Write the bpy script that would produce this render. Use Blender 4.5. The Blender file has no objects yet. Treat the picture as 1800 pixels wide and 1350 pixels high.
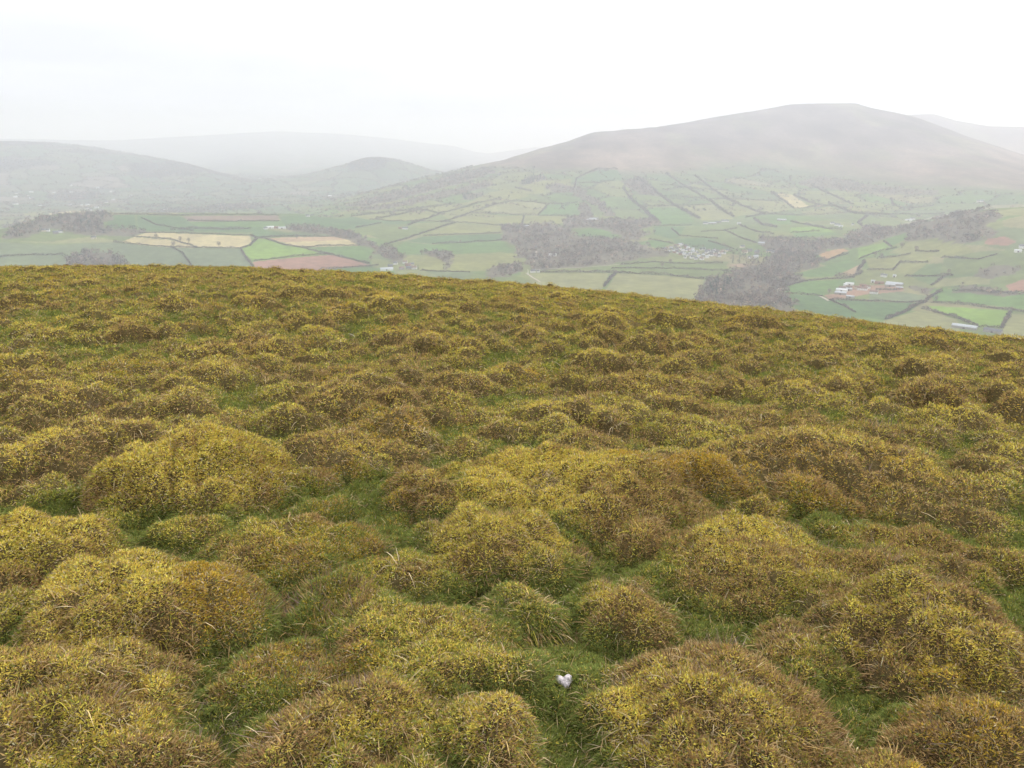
import bpy, math
import numpy as np
from mathutils import Vector
# ------------------------------------------------------------------ camera, sky, sun, exposure
S = bpy.context.scene
PITCH, F, EYE = math.radians(17.3), 1400.0, 1.65      # F: focal length in pixels of an 1800 px wide frame
cam_d = bpy.data.cameras.new('camera'); cam = bpy.data.objects.new('camera', cam_d)
S.collection.objects.link(cam); S.camera = cam
cam.location = (0, 0, EYE); cam.rotation_euler = (math.pi/2 - PITCH, 0, 0)
cam_d.sensor_width = 36; cam_d.lens = 36*F/1800; cam_d.clip_start = .05; cam_d.clip_end = 60000
SUN_EL, SUN_AZ = math.radians(40), math.radians(48)    # azimuth from +Y towards +X
W = bpy.data.worlds.new('World'); S.world = W; W.use_nodes = True
nt = W.node_tree; nd = nt.nodes; lk = nt.links
for n in list(nd): nd.remove(n)
out = nd.new('ShaderNodeOutputWorld'); bg = nd.new('ShaderNodeBackground')
sky = nd.new('ShaderNodeTexSky'); sky.sky_type = 'NISHITA'; sky.sun_disc = False
sky.sun_elevation = SUN_EL; sky.sun_rotation = SUN_AZ; sky.air_density = 1; sky.dust_density = 4
hs = nd.new('ShaderNodeHueSaturation'); hs.inputs['Saturation'].default_value = .10
tc = nd.new('ShaderNodeTexCoord'); mp = nd.new('ShaderNodeMapping'); mp.inputs['Scale'].default_value = (2.2, 2.2, 11)
nz = nd.new('ShaderNodeTexNoise'); nz.inputs['Scale'].default_value = 1.6; nz.inputs['Detail'].default_value = 5
mr = nd.new('ShaderNodeMapRange'); mr.inputs[1].default_value = .35; mr.inputs[2].default_value = .65
mr.inputs[3].default_value = .95; mr.inputs[4].default_value = 1.08
mx = nd.new('ShaderNodeMix'); mx.data_type = 'RGBA'; mx.blend_type = 'MIX'; mx.inputs[0].default_value = .9
mx.inputs[7].default_value = (10.12, 10.45, 11.5, 1)    # the closed white cloud deck in front of the blue sky
mu = nd.new('ShaderNodeMix'); mu.data_type = 'RGBA'; mu.blend_type = 'MULTIPLY'; mu.inputs[0].default_value = 1
lk.new(sky.outputs[0], hs.inputs['Color']); lk.new(hs.outputs[0], mx.inputs[6])
lk.new(tc.outputs['Generated'], mp.inputs[0]); lk.new(mp.outputs[0], nz.inputs['Vector']); lk.new(nz.outputs[0], mr.inputs[0])
sx = nd.new('ShaderNodeSeparateXYZ'); lk.new(tc.outputs['Generated'], sx.inputs[0])
gr = nd.new('ShaderNodeMapRange'); gr.inputs[1].default_value = 0; gr.inputs[2].default_value = 1; gr.inputs[3].default_value = .92; gr.inputs[4].default_value = 1.45
gm = nd.new('ShaderNodeMath'); gm.operation = 'MULTIPLY'      # an overcast sky is brighter overhead than at the horizon
lk.new(sx.outputs[2], gr.inputs[0]); lk.new(gr.outputs[0], gm.inputs[0]); lk.new(mr.outputs[0], gm.inputs[1])
lk.new(mx.outputs[2], mu.inputs[6]); lk.new(gm.outputs[0], mu.inputs[7])
lk.new(mu.outputs[2], bg.inputs['Color']); bg.inputs['Strength'].default_value = .10
lk.new(bg.outputs[0], out.inputs['Surface'])
sun_d = bpy.data.lights.new('sun', 'SUN'); sun_d.energy = 1.5; sun_d.angle = math.radians(10); sun_d.color = (1, .95, .87)
sun = bpy.data.objects.new('sun', sun_d); S.collection.objects.link(sun)
sv = Vector((math.sin(SUN_AZ)*math.cos(SUN_EL), math.cos(SUN_AZ)*math.cos(SUN_EL), math.sin(SUN_EL)))
sun.rotation_euler = sv.to_track_quat('Z', 'Y').to_euler()
S.view_settings.view_transform = 'Standard'; S.view_settings.look = 'None'; S.view_settings.exposure = .13; S.view_settings.gamma = 1
S.view_settings.use_curve_mapping = False
S.cycles.use_denoising = True; S.cycles.denoiser = 'OPENIMAGEDENOISE'; S.cycles.denoising_prefilter = 'ACCURATE'
S.cycles.max_bounces = 8; S.cycles.diffuse_bounces = 3; S.cycles.glossy_bounces = 1; S.cycles.transmission_bounces = 2
S.cycles.volume_bounces = 4; S.cycles.use_adaptive_sampling = False
HAZE = 1.95e-4

rng = np.random.default_rng(11)
# ------------------------------------------------------------------ noise
def _h(ix, iy, seed):
    n = (ix.astype(np.int64)*374761393 + iy.astype(np.int64)*668265263 + seed*974711) & 0xffffffff
    n = ((n ^ (n >> 13))*1274126177) & 0xffffffff
    n = ((n ^ (n >> 16))*2246822519) & 0xffffffff
    return ((n ^ (n >> 15)) & 0xffffff)/float(0xffffff)
def vn(x, y, seed=0):
    ix = np.floor(x); iy = np.floor(y); fx = x-ix; fy = y-iy
    fx = fx*fx*fx*(fx*(fx*6-15)+10); fy = fy*fy*fy*(fy*(fy*6-15)+10)
    a = _h(ix, iy, seed); b = _h(ix+1, iy, seed); c = _h(ix, iy+1, seed); d = _h(ix+1, iy+1, seed)
    return (a+(b-a)*fx)*(1-fy) + (c+(d-c)*fx)*fy
def fbm(x, y, seed=0, o=4):
    s = 0; a = 1; t = 0
    for k in range(o):
        s = s + a*vn(x*(2**k)+k*17.3, y*(2**k)-k*9.1, seed+k); t += a; a *= .5
    return s/t*2-1                       # about -1..1
def sstep(a, b, x):
    t = np.clip((x-a)/(b-a), 0, 1); return t*t*(3-2*t)
def voronoi(x, y, cell, seed):
    gx = np.floor(x/cell); gy = np.floor(y/cell)
    d1 = np.full(x.shape, 1e18); d2 = np.full(x.shape, 1e18); idd = np.zeros(x.shape)
    for i in (-1, 0, 1):
        for j in (-1, 0, 1):
            cx = gx+i; cy = gy+j
            px = (cx+.1+.8*_h(cx, cy, seed))*cell; py = (cy+.1+.8*_h(cx, cy, seed+1))*cell
            d = np.hypot(x-px, y-py); r = _h(cx, cy, seed+2)
            m = d < d1
            d2 = np.where(m, d1, np.minimum(d2, d)); idd = np.where(m, r, idd); d1 = np.where(m, d, d1)
    return idd, (d2-d1)
# ------------------------------------------------------------------ mesh helpers
def mat(name, base=None, rough=.9, attr=None, trans=0., noise=None, bump=None):
    m = bpy.data.materials.new(name); m.use_nodes = True
    t = m.node_tree; n = t.nodes; l = t.links
    for q in list(n): n.remove(q)
    o = n.new('ShaderNodeOutputMaterial')
    if attr:
        a = n.new('ShaderNodeAttribute'); a.attribute_name = attr; col = a.outputs['Color']
    else:
        a = n.new('ShaderNodeRGB'); a.outputs[0].default_value = (*base, 1); col = a.outputs[0]
    if noise:
        sc, lo, hi = noise
        g = n.new('ShaderNodeNewGeometry'); q = n.new('ShaderNodeTexNoise'); q.inputs['Scale'].default_value = sc; q.inputs['Detail'].default_value = 6
        l.new(g.outputs['Position'], q.inputs['Vector'])
        r = n.new('ShaderNodeMapRange'); r.inputs[1].default_value = .3; r.inputs[2].default_value = .7; r.inputs[3].default_value = lo; r.inputs[4].default_value = hi
        l.new(q.outputs[0], r.inputs[0])
        x = n.new('ShaderNodeMix'); x.data_type = 'RGBA'; x.blend_type = 'MULTIPLY'; x.inputs[0].default_value = 1
        l.new(col, x.inputs[6]); l.new(r.outputs[0], x.inputs[7]); col = x.outputs[2]
    d = n.new('ShaderNodeBsdfDiffuse'); l.new(col, d.inputs['Color'])
    sh = d.outputs[0]
    if trans:
        tr = n.new('ShaderNodeBsdfTranslucent'); l.new(col, tr.inputs['Color'])
        k = n.new('ShaderNodeMixShader'); k.inputs[0].default_value = trans
        l.new(d.outputs[0], k.inputs[1]); l.new(tr.outputs[0], k.inputs[2]); sh = k.outputs[0]
    l.new(sh, o.inputs['Surface'])
    return m
def qmesh(name, V, Q, material, fcol=None, vcol=None, smooth=False):
    V = np.ascontiguousarray(V, dtype=np.float32); Q = np.ascontiguousarray(Q, dtype=np.int32)
    me = bpy.data.meshes.new(name); k = Q.shape[1]
    me.vertices.add(len(V)); me.vertices.foreach_set('co', V.ravel())
    me.loops.add(Q.size); me.loops.foreach_set('vertex_index', Q.ravel())
    me.polygons.add(len(Q)); me.polygons.foreach_set('loop_start', np.arange(0, Q.size, k, dtype=np.int32))
    me.update(calc_edges=True)
    if smooth: me.polygons.foreach_set('use_smooth', np.ones(len(Q), dtype=bool))
    for c, dom in ((fcol, 'FACE'), (vcol, 'POINT')):
        if c is not None:
            a = me.attributes.new('col', 'FLOAT_COLOR', dom)
            c4 = np.ones((len(c), 4), dtype=np.float32); c4[:, :3] = c
            a.data.foreach_set('color', c4.ravel())
    if material: me.materials.append(material)
    return me
def add(name, me, label=None, cat=None, group=None, kind=None, parent=None, loc=None, rz=0):
    o = bpy.data.objects.new(name, me); S.collection.objects.link(o)
    if label: o['label'] = label
    if cat: o['category'] = cat
    if group: o['group'] = group
    if kind: o['kind'] = kind
    if parent: o.parent = parent
    if loc is not None: o.location = loc
    if rz: o.rotation_euler = (0, 0, rz)
    return o
def unit(v): return v/np.maximum(np.linalg.norm(v, axis=-1, keepdims=True), 1e-9)
def kites(P, D, L, Wd, bend, rg=rng, ref=None):
    """one folded leaf per point: base P, direction D, length L, half width Wd"""
    n = len(P); D = unit(D)
    q_ = unit(rg.normal(size=(n, 3)))
    s = unit(np.cross(D, q_ if ref is None else q_*.75 + ref)); L = L[:, None]; Wd = Wd[:, None]
    up = np.cross(s, D)
    mid = P + D*L*.5 + up*L*bend
    V = np.stack([P, mid+s*Wd, P+D*L, mid-s*Wd], 1).reshape(-1, 3)
    return V, np.arange(4*n).reshape(n, 4)
def blades(P, D, L, Wd, droop, rg=rng):
    """one tapering curved blade of three segments per point, bending down by droop"""
    n = len(P); D = unit(D)
    s = np.cross(D, np.array([0, 0, 1.])) + rg.normal(size=(n, 3))*.25; s = unit(s)
    pts = []
    for k, (t, w) in enumerate(((0, 1), (.4, .85), (.75, .55), (1, .08))):
        c = P + D*(L*t)[:, None]; c[:, 2] -= (droop*L*t*t)
        pts += [c - s*(Wd*w)[:, None], c + s*(Wd*w)[:, None]]
    V = np.stack(pts, 1).reshape(-1, 3); b = np.arange(n)[:, None]*8
    Q = np.stack([b+np.array([[2*k, 2*k+1, 2*k+3, 2*k+2]]) for k in range(3)], 1).reshape(-1, 4)
    return V, Q
# ------------------------------------------------------------------ pixel rays
def ray(px, py):
    a = (np.asarray(px, float)-900)/F; b = (675-np.asarray(py, float))/F
    return a, math.cos(PITCH)+b*math.sin(PITCH), -math.sin(PITCH)+b*math.cos(PITCH)
def az_el(px, py):
    x, y, z = ray(px, py); return np.arctan2(x, y), z/np.hypot(x, y)
# ------------------------------------------------------------------ the near hill: base slope, then hummocks
BS = (0.0824, 0.0252, 0.00267, 0.00193, 0.001545)
def base(x, y):
    s, a, b, e, c = BS
    return -(s*y + a*x + c*y*y + b*x*x + e*x*y)
def near_at(px, py):                       # where a pixel's ray meets the base slope
    rx, ry, rz = ray(px, py)
    t = np.geomspace(.5, 70, 4000); g = EYE+rz*t - base(rx*t, ry*t)
    i = np.argmax(g < 0); t = t[i] if g[i] < 0 else 45.
    return rx*t, ry*t, t
HAND = [  # centre x, top y, bottom y, width in pixels of the big hummocks one can tell apart
 (270,1010,1200,350),(110,1165,1400,430),(620,1042,1150,240),(730,1100,1270,360),(610,1215,1430,360),(900,1040,1145,150),
 (1080,1015,1140,180),(870,890,1050,300),(1010,800,955,450),(1240,1150,1420,470),(1340,960,1085,390),(1600,1015,1225,350),
 (1580,925,1000,200),(1730,1215,1420,300),(1770,950,1035,150),(360,765,925,330),(620,755,845,220),(540,930,1045,270),
 (70,920,1075,300),(80,765,870,190),(570,875,925,120),(340,915,985,130),(1440,785,895,410),(1680,830,900,180),(1020,760,825,140),
 (800,770,822,100),(395,637,690,155),(512,674,722,110),(640,655,706,130),(320,690,752,140),(100,672,742,190),(1025,647,682,105),
 (1130,665,715,180),(1060,698,742,130),(1110,625,655,100),(1190,738,792,170),(1420,688,732,170),(1640,660,708,130),(1680,718,775,170),
 (1210,665,705,110),(810,622,655,60),(950,700,745,110),(860,715,760,120),(1560,740,800,150),(1300,715,760,130),(240,800,850,110),
 (1720,900,950,150),(20,1040,1150,180),(700,640,680,100),(560,590,622,100),(180,640,675,120),(1500,650,690,120),(430,720,765,120),
 (1780,780,840,120),(1060,580,605,90),(1380,620,650,90),(860,585,610,70),(670,570,595,80),(470,565,590,90),(300,600,632,90)]
HU = []
for cx, yt, yb, w in HAND:
    x, y, t = near_at(cx, yb); Wm = w/F*t*1.02*(1.0)
    ry_ = .46*Wm; d = math.hypot(x, y); k = (d+ry_)/d; x *= k; y *= k
    rx, r2, rz = ray(cx, yt); q = y/r2*1.03; h = EYE+rz*q - base(x, y)
    HU.append((x, y, Wm*.62, ry_*1.2, rng.uniform(-.4, .4), float(np.clip(h, .17*Wm, .40*Wm))))
cells = {}
def near_h(x, y, r):
    i, j = int(x//1), int(y//1)
    for a in range(i-1, i+2):
        for b in range(j-1, j+2):
            for (u, v, s) in cells.get((a, b), ()):
                if (u-x)**2+(v-y)**2 < ((.66 if x*x+y*y < 40 else .76)*(s+r))**2: return True
    return False
for h in HU: cells.setdefault((int(h[0]//1), int(h[1]//1)), []).append((h[0], h[1], .9*h[2]))
for k in range(60000):
    th = rng.uniform(-.95, .95); d = math.sqrt(rng.uniform(1, 56**2)); x, y = d*math.sin(th), d*math.cos(th)
    r = float(np.clip(rng.lognormal(math.log(.26), .34), .13, .52))
    if math.sqrt(x*x+y*y) < 1.3: continue
    if near_h(x, y, r): continue
    cells.setdefault((int(x//1), int(y//1)), []).append((x, y, r))
    asp = rng.uniform(.75, 1.45)
    HU.append((x, y, r*asp, r/asp, rng.uniform(0, 3.14), r*rng.uniform(.40, .74)*(1-.28*float(sstep(7, 24, d)))))
TH = np.concatenate([np.radians(np.linspace(-180, -51, 66))[:-1], np.radians(np.linspace(-51, 51, 1250)), np.radians(np.linspace(51, 180, 66))[1:-1]])
DR = np.geomspace(.35, 75, 620)
TT, DD = np.meshgrid(TH, DR); GX = DD*np.sin(TT); GY = DD*np.cos(TT)
WX = GX + .15*fbm(GX*1.8, GY*1.8, 5, 3) + .06*fbm(GX*9, GY*9, 8, 2)
WY = GY + .15*fbm(GX*1.8+40, GY*1.8, 6, 3) + .06*fbm(GX*9+40, GY*9, 9, 2)
HP = np.zeros_like(GX)
for (x, y, rx, ry_, ro, h) in HU:
    R = max(rx, ry_)*1.25+.1; d = math.hypot(x, y); th = math.atan2(x, y)
    i0, i1 = np.searchsorted(DR, [d-R, d+R]); da = math.asin(min(1, R/d)) if d > R else math.pi
    j0, j1 = np.searchsorted(TH, [th-da, th+da])
    if i1 <= i0 or j1 <= j0: continue
    sl = (slice(i0, i1), slice(j0, j1))
    dx = WX[sl]-x; dy = WY[sl]-y; c, s = math.cos(ro), math.sin(ro)
    u = (dx*c+dy*s)/rx; v = (-dx*s+dy*c)/ry_
    q = np.clip(1-(u*u+v*v), 0, None)
    HP[sl] += (h*(q**.84))**3
HP = np.cbrt(HP)
lump = 0.068*fbm(GX*3.6, GY*3.6, 21, 3) + .036*fbm(GX*11, GY*11, 22, 3)
GZ = base(GX, GY) + .05*fbm(GX*.35, GY*.35, 20, 3) + HP + lump*np.clip(.35+HP*5, 0, 1.2)
def gridpos(x, y):
    th = np.arctan2(x, y); d = np.hypot(x, y)
    i = np.clip(np.interp(d, DR, np.arange(len(DR))), 0, len(DR)-1.001); j = np.clip(np.interp(th, TH, np.arange(len(TH))), 0, len(TH)-1.001)
    return i, j
def samp(A, i, j):
    a = i.astype(int); b = j.astype(int); fi = i-a; fj = j-b
    return (A[a, b]*(1-fj)+A[a, b+1]*fj)*(1-fi) + (A[a+1, b]*(1-fj)+A[a+1, b+1]*fj)*fi
def hit_near(px, py):
    rx, ry, rz = ray(px, py); t = np.geomspace(1.2, 60, 6000)
    i, j = gridpos(rx*t, ry*t); g = EYE+rz*t - samp(GZ, i, j)
    k = int(np.argmax(g < 0)); t = t[k]; return rx*t, ry*t, EYE+rz*t, t
BONE = hit_near(991, 1208)
def veg(x, y, hp):
    """weights of the plant cover: green grass of the hollows, golden moss of the tops, brown dead heather"""
    n1 = fbm(x*1.3, y*1.3, 31, 3); n2 = fbm(x*5, y*5, 33, 3); n3 = fbm(x*.3, y*.3, 35, 2)
    wet = sstep(.070, -.02, hp + .05*n2 + .05*n1 + .05*n3)
    brown = sstep(-.15, .55, n1*.9 + .9*n2 + .4*fbm(x*12, y*12, 41, 2) + .10)
    return wet, brown*(1-wet)
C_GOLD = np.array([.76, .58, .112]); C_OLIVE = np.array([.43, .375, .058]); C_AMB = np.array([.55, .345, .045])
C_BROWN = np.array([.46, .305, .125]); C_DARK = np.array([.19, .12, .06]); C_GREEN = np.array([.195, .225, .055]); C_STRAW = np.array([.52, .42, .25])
def veg_color(x, y, hp, rg, nz_=None):
    wet, br = veg(x, y, hp); n = len(x); nb = sstep(.22, .08, np.hypot(x-BONE[0], y-BONE[1])); wet = np.maximum(wet, nb); br = br*(1-nb)
    steep = sstep(.92, .62, nz_) if nz_ is not None else 0  # steep flanks: browner, more olive plants, also painted shading of the mounds
    m = fbm(x*2.1, y*2.1, 51, 3); amb = sstep(.22, .50, fbm(x*1.1, y*1.1, 53, 3)); r = rg.random(n)
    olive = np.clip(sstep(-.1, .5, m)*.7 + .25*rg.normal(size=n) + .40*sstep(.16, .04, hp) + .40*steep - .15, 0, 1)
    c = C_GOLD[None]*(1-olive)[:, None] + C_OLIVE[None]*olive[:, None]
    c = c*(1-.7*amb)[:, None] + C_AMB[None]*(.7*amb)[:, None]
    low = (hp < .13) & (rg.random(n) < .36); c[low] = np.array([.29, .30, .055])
    pale = rg.random(n) < .13; c[pale] = C_STRAW*1.1
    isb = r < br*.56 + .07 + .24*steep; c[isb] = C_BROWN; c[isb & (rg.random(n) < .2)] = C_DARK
    isg = (rg.random(n) < wet*.72+.05); c[isg] = C_GREEN
    c = c*np.exp(rg.normal(size=n)*(.21-.06*sstep(5, 14, np.hypot(x, y))))[:, None]*(1+rg.normal(size=(n, 3))*.05)
    return np.clip(c, .005, .85), isg, isb
# ground sheet of the near hill
nr, nc = GX.shape
V = np.stack([GX, GY, GZ], -1).reshape(-1, 3); V = np.vstack([V, [[0, 0, 0]]])
I = np.arange(nr*nc).reshape(nr, nc)
Q = np.stack([I[:-1], np.roll(I, -1, 1)[:-1], np.roll(I, -1, 1)[1:], I[1:]], -1).reshape(-1, 4)
wet, br = veg(GX.ravel(), GY.ravel(), HP.ravel())
am = sstep(.30, .55, fbm(GX.ravel()*1.1, GY.ravel()*1.1, 53, 3))[:, None]
PEAT = np.array([.10, .075, .032])
gc = (PEAT*1.2)[None]*(1-am) + (PEAT*1.5)[None]*am
gc = gc*(1-br)[:, None] + PEAT[None]*br[:, None]; gc = gc*(1-wet)[:, None] + (C_GREEN*.5)[None]*wet[:, None]
gc = np.vstack([gc, gc[:1]])
me = qmesh('ground', V, Q, mat('mossy_soil', attr='col', noise=(40, .6, 1.25)), vcol=gc, smooth=True)
add('ground', me, kind='structure')
# ------------------------------------------------------------------ moss, grass, dead grass, heather on the near hill
def scatter(n, d0, d1, pw, half=.66):
    """points whose density falls with distance**pw"""
    u = rng.random(n)
    if abs(pw-2) < 1e-6: d = d0*(d1/d0)**u
    else: k = 2-pw; d = (d0**k + u*(d1**k-d0**k))**(1/k)
    th = rng.uniform(-half, half, n); return d*np.sin(th), d*np.cos(th), d
GNx = None
def ground_frame(x, y):
    i, j = gridpos(x, y); z = samp(GZ, i, j); hp = samp(HP, i, j)
    e = np.maximum(.03, .006*np.hypot(x, y))
    i1, j1 = gridpos(x+e, y); i2, j2 = gridpos(x, y+e)
    nx = -(samp(GZ, i1, j1)-z)/e; ny = -(samp(GZ, i2, j2)-z)/e
    N = unit(np.stack([nx, ny, np.ones_like(nx)], -1)); return z, hp, N
leafm = mat('plant_leaf', attr='col', trans=.10)
parts = []
for n, d0, d1, pw in ((1500000, 1.15, 4.6, .8), (2400000, 4.3, 46, 1.72)):
    parts.append(scatter(n, d0, d1, pw))
X = np.concatenate([p[0] for p in parts]); Y = np.concatenate([p[1] for p in parts]); D = np.concatenate([p[2] for p in parts])
clear = (((X-BONE[0])/.046)**2 + ((Y-BONE[1]+.014)/.042)**2 > 1) | (rng.random(len(X)) < .10); X, Y, D = X[clear], Y[clear], D[clear]
fq = 15*np.clip(4/D, .25, 1.2)**.6; gapn = fbm(X*fq, Y*fq, 58, 2)      # the moss grows in tufts with gaps of bare peat between
clear = rng.random(len(X)) < .62+.38*sstep(-.5, .0, gapn); X, Y, D, gapn = X[clear], Y[clear], D[clear], gapn[clear]
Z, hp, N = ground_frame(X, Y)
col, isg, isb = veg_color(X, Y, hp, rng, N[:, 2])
size = .85*np.clip(D/4., .80, 8)**.64
P = np.stack([X, Y, Z-.004], -1) + N*(.026*np.clip(D/4, .8, 2.2)*(gapn+.62))[:, None]
rd = rng.normal(size=P.shape); rd[:, 2] *= .5
# moss fronds
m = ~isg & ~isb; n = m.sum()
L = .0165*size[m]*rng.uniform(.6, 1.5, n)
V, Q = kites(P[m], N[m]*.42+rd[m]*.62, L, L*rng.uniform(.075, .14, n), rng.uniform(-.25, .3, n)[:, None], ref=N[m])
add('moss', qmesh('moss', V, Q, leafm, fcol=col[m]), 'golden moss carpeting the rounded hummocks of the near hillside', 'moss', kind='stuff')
# dead brown heather leaf litter and twigs
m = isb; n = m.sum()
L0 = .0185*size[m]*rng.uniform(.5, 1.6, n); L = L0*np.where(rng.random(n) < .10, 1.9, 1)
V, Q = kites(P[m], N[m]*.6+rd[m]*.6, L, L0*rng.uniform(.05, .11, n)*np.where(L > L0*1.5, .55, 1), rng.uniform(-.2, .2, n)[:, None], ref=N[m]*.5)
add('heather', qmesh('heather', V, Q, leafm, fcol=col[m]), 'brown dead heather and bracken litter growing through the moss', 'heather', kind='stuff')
# green grass
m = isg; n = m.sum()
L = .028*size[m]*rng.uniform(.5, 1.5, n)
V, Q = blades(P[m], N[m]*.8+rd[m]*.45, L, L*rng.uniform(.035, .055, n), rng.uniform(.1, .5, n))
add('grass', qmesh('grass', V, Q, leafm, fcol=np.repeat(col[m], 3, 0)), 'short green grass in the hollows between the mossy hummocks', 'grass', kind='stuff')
# pale dead blades
x, y, d = scatter(90000, 1.2, 34, 1.7); z, hp, N = ground_frame(x, y)
keep = rng.random(len(x)) < .35 + .65*sstep(.0, .4, fbm(x*2.5, y*2.5, 61, 3)); x, y, d, z, N = x[keep], y[keep], d[keep], z[keep], N[keep]
n = len(x); sz = np.clip(d/4, .8, 5)**.6
rd = rng.normal(size=(n, 3)); rd[:, 2] *= .2
L = rng.uniform(.035, .11, n)*sz
V, Q = blades(np.stack([x, y, z], -1), N*.6+rd*.7, L, .0016*sz*rng.uniform(.6, 1.4, n), rng.uniform(.2, .9, n))
cs = (C_STRAW[None]*(1-rng.random(n)**2*.0)[:, None])*np.exp(rng.normal(size=n)*.25)[:, None]
mixb = rng.random(n)[:, None]*.95; cs = cs*(1-mixb) + C_BROWN[None]*mixb
add('dead_grass', qmesh('dead_grass', V, Q, leafm, fcol=np.repeat(np.clip(cs, 0, .8), 3, 0)), 'thin pale dead grass blades scattered over the hummocks', 'dead grass', kind='stuff')
# ragged sprigs: heather twigs standing in loose tufts and drooping tufts of dead grass
def tufts(n, k, d1, R, up, spread, droop, ln, wd, cols, seed):
    x, y, d = scatter(n, 1.3, d1, 1.55); z, hp, N = ground_frame(x, y)
    keep = (rng.random(n) < .25+.75*sstep(-.1, .35, fbm(x*1.7, y*1.7, seed, 3))) & (np.hypot(x-BONE[0], y-BONE[1]) > .2); x, y, d = x[keep], y[keep], d[keep]; n = len(x)
    sc = np.clip(d/4, .8, 3)**.55*np.exp(rng.normal(size=n)*.25)
    a = rng.uniform(0, 6.283, (n, k)); q = np.sqrt(rng.random((n, k)))*R*sc[:, None]
    X_ = (x[:, None]+q*np.cos(a)).ravel(); Y_ = (y[:, None]+q*np.sin(a)).ravel(); z, hp, N = ground_frame(X_, Y_)
    o_ = np.stack([np.cos(a), np.sin(a), 0*a], -1).reshape(-1, 3)
    D_ = N*up + o_*spread + rng.normal(size=(n*k, 3))*.28; S_ = np.repeat(sc, k)
    L = ln*S_*rng.uniform(.4, 1.3, n*k)
    V, Q = blades(np.stack([X_, Y_, z], -1), D_, L, wd*S_*rng.uniform(.6, 1.3, n*k), droop*rng.uniform(.4, 1.6, n*k))
    c = np.repeat(np.array(cols)[rng.integers(0, len(cols), n)], k, 0)*np.exp(rng.normal(size=(n*k, 1))*.3)
    return V, Q, np.repeat(np.clip(c, .004, .8), 3, 0)
V, Q, c = tufts(6500, 26, 30, .045, .9, .25, .08, .050, .0010, [C_BROWN*.8, C_DARK*1.2, C_DARK, np.array([.26, .19, .14]), C_BROWN], 63)
add('heather_twigs', qmesh('heather_twigs', V, Q, leafm, fcol=c), 'loose brown heather twigs standing up out of the moss', 'heather', kind='stuff')
V, Q, c = tufts(6500, 16, 30, .020, .55, .6, .8, .060, .0011, [C_STRAW*.8, C_STRAW*.6, C_BROWN*1.2, np.array([.36, .27, .12]), C_OLIVE], 65)
add('straw_tufts', qmesh('straw_tufts', V, Q, leafm, fcol=c), 'small drooping tufts of dead straw coloured grass among the moss', 'dead grass', kind='stuff')
# ------------------------------------------------------------------ things on the near hill
def gz(x, y):
    i, j = gridpos(np.array([x]), np.array([y])); return float(samp(GZ, i, j)[0])
def clump(name, label, cat, px, py, wpx, n, ln, cols, up=.7, spread=.8, droop=.3, wid=.0022, group=None):
    """a tuft of stems rooted over a disc around the pixel's point"""
    x0, y0, z0, t = hit_near(px, py); R = wpx/F*t*.5
    a = rng.uniform(0, 6.283, n); q = np.sqrt(rng.random(n))*R; x = x0+q*np.cos(a); y = y0+q*np.sin(a)
    z, hp, N = ground_frame(x, y)
    out_ = np.stack([np.cos(a), np.sin(a), np.zeros(n)], -1)*(q/R)[:, None]
    D_ = N*up + out_*spread + rng.normal(size=(n, 3))*.3
    L = ln*rng.uniform(.5, 1.3, n)
    V, Q = blades(np.stack([x-x0, y-y0, z-z0-.01], -1), D_, L, wid*rng.uniform(.6, 1.4, n), np.full(n, droop)*rng.uniform(.5, 1.5, n))
    c = np.array(cols)[rng.integers(0, len(cols), n)]*np.exp(rng.normal(size=n)*.25)[:, None]
    return add(name, qmesh(name, V, Q, leafm, fcol=np.repeat(np.clip(c, 0, .8), 3, 0)), label, cat, group, loc=(x0, y0, z0))
TW = [C_BROWN, C_DARK, np.array([.19, .125, .085]), C_BROWN*.8]
ST = [C_STRAW*.75, C_BROWN*1.2, C_BROWN, np.array([.34, .24, .12])]
clump('grass_tussock', 'round tussock of drooping dead brown grass left of the fork in the green hollow', 'tussock', 905, 1085, 140, 1300, .085, [C_BROWN, C_BROWN*.8, C_OLIVE, C_BROWN*1.2, C_STRAW*.7], .45, .7, .8, .0020)
clump('heather_clump', 'upright grey brown heather stems on the hummock left of the dead grass tussock', 'heather', 560, 1055, 190, 700, .075, TW+[np.array([.26, .19, .15])], 1, .3, .05, .0016)
clump('heather_clump', 'dark brown heather patch on the top right shoulder of the wide flat hummock', 'heather', 1425, 868, 140, 800, .08, TW, .8, .5, .2, .002)
clump('bramble_clump', 'dark tangled bramble clump on the far right hummock, darkest of the hillside', 'bramble', 1645, 688, 120, 700, .085, [C_DARK, C_DARK*.7, C_BROWN*.7], .7, .7, .3, .004)
clump('heather_clump', 'small dark heather tuft standing alone below the skyline in the middle distance', 'heather', 795, 638, 55, 300, .06, [C_DARK, C_BROWN*.6, C_BROWN], .8, .5, .2, .003)
clump('heather_clump', 'dark heather edging the hummock beside the bright amber mossy one on the left', 'heather', 690, 688, 60, 300, .06, [C_DARK, C_BROWN*.7], .8, .5, .2, .003)
clump('heather_clump', 'purple brown heather patch on the near flank of the central hummock', 'heather', 860, 985, 120, 700, .06, TW, .8, .4, .2, .0018)
clump('heather_clump', 'brown heather tuft on the crown of the big hummock at the bottom right', 'heather', 1205, 1215, 130, 700, .05, TW, .7, .5, .3, .0015)
clump('heather_clump', 'grey brown heather fringe on the hummock at the bottom centre left', 'heather', 560, 1235, 220, 900, .05, TW+[np.array([.26, .19, .15])], 1, .3, .1, .0014)
clump('heather_clump', 'dark heather patch on the right hand double hummock above the bottom corner', 'heather', 1560, 1110, 150, 700, .05, TW, .7, .5, .3, .0016)
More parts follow.
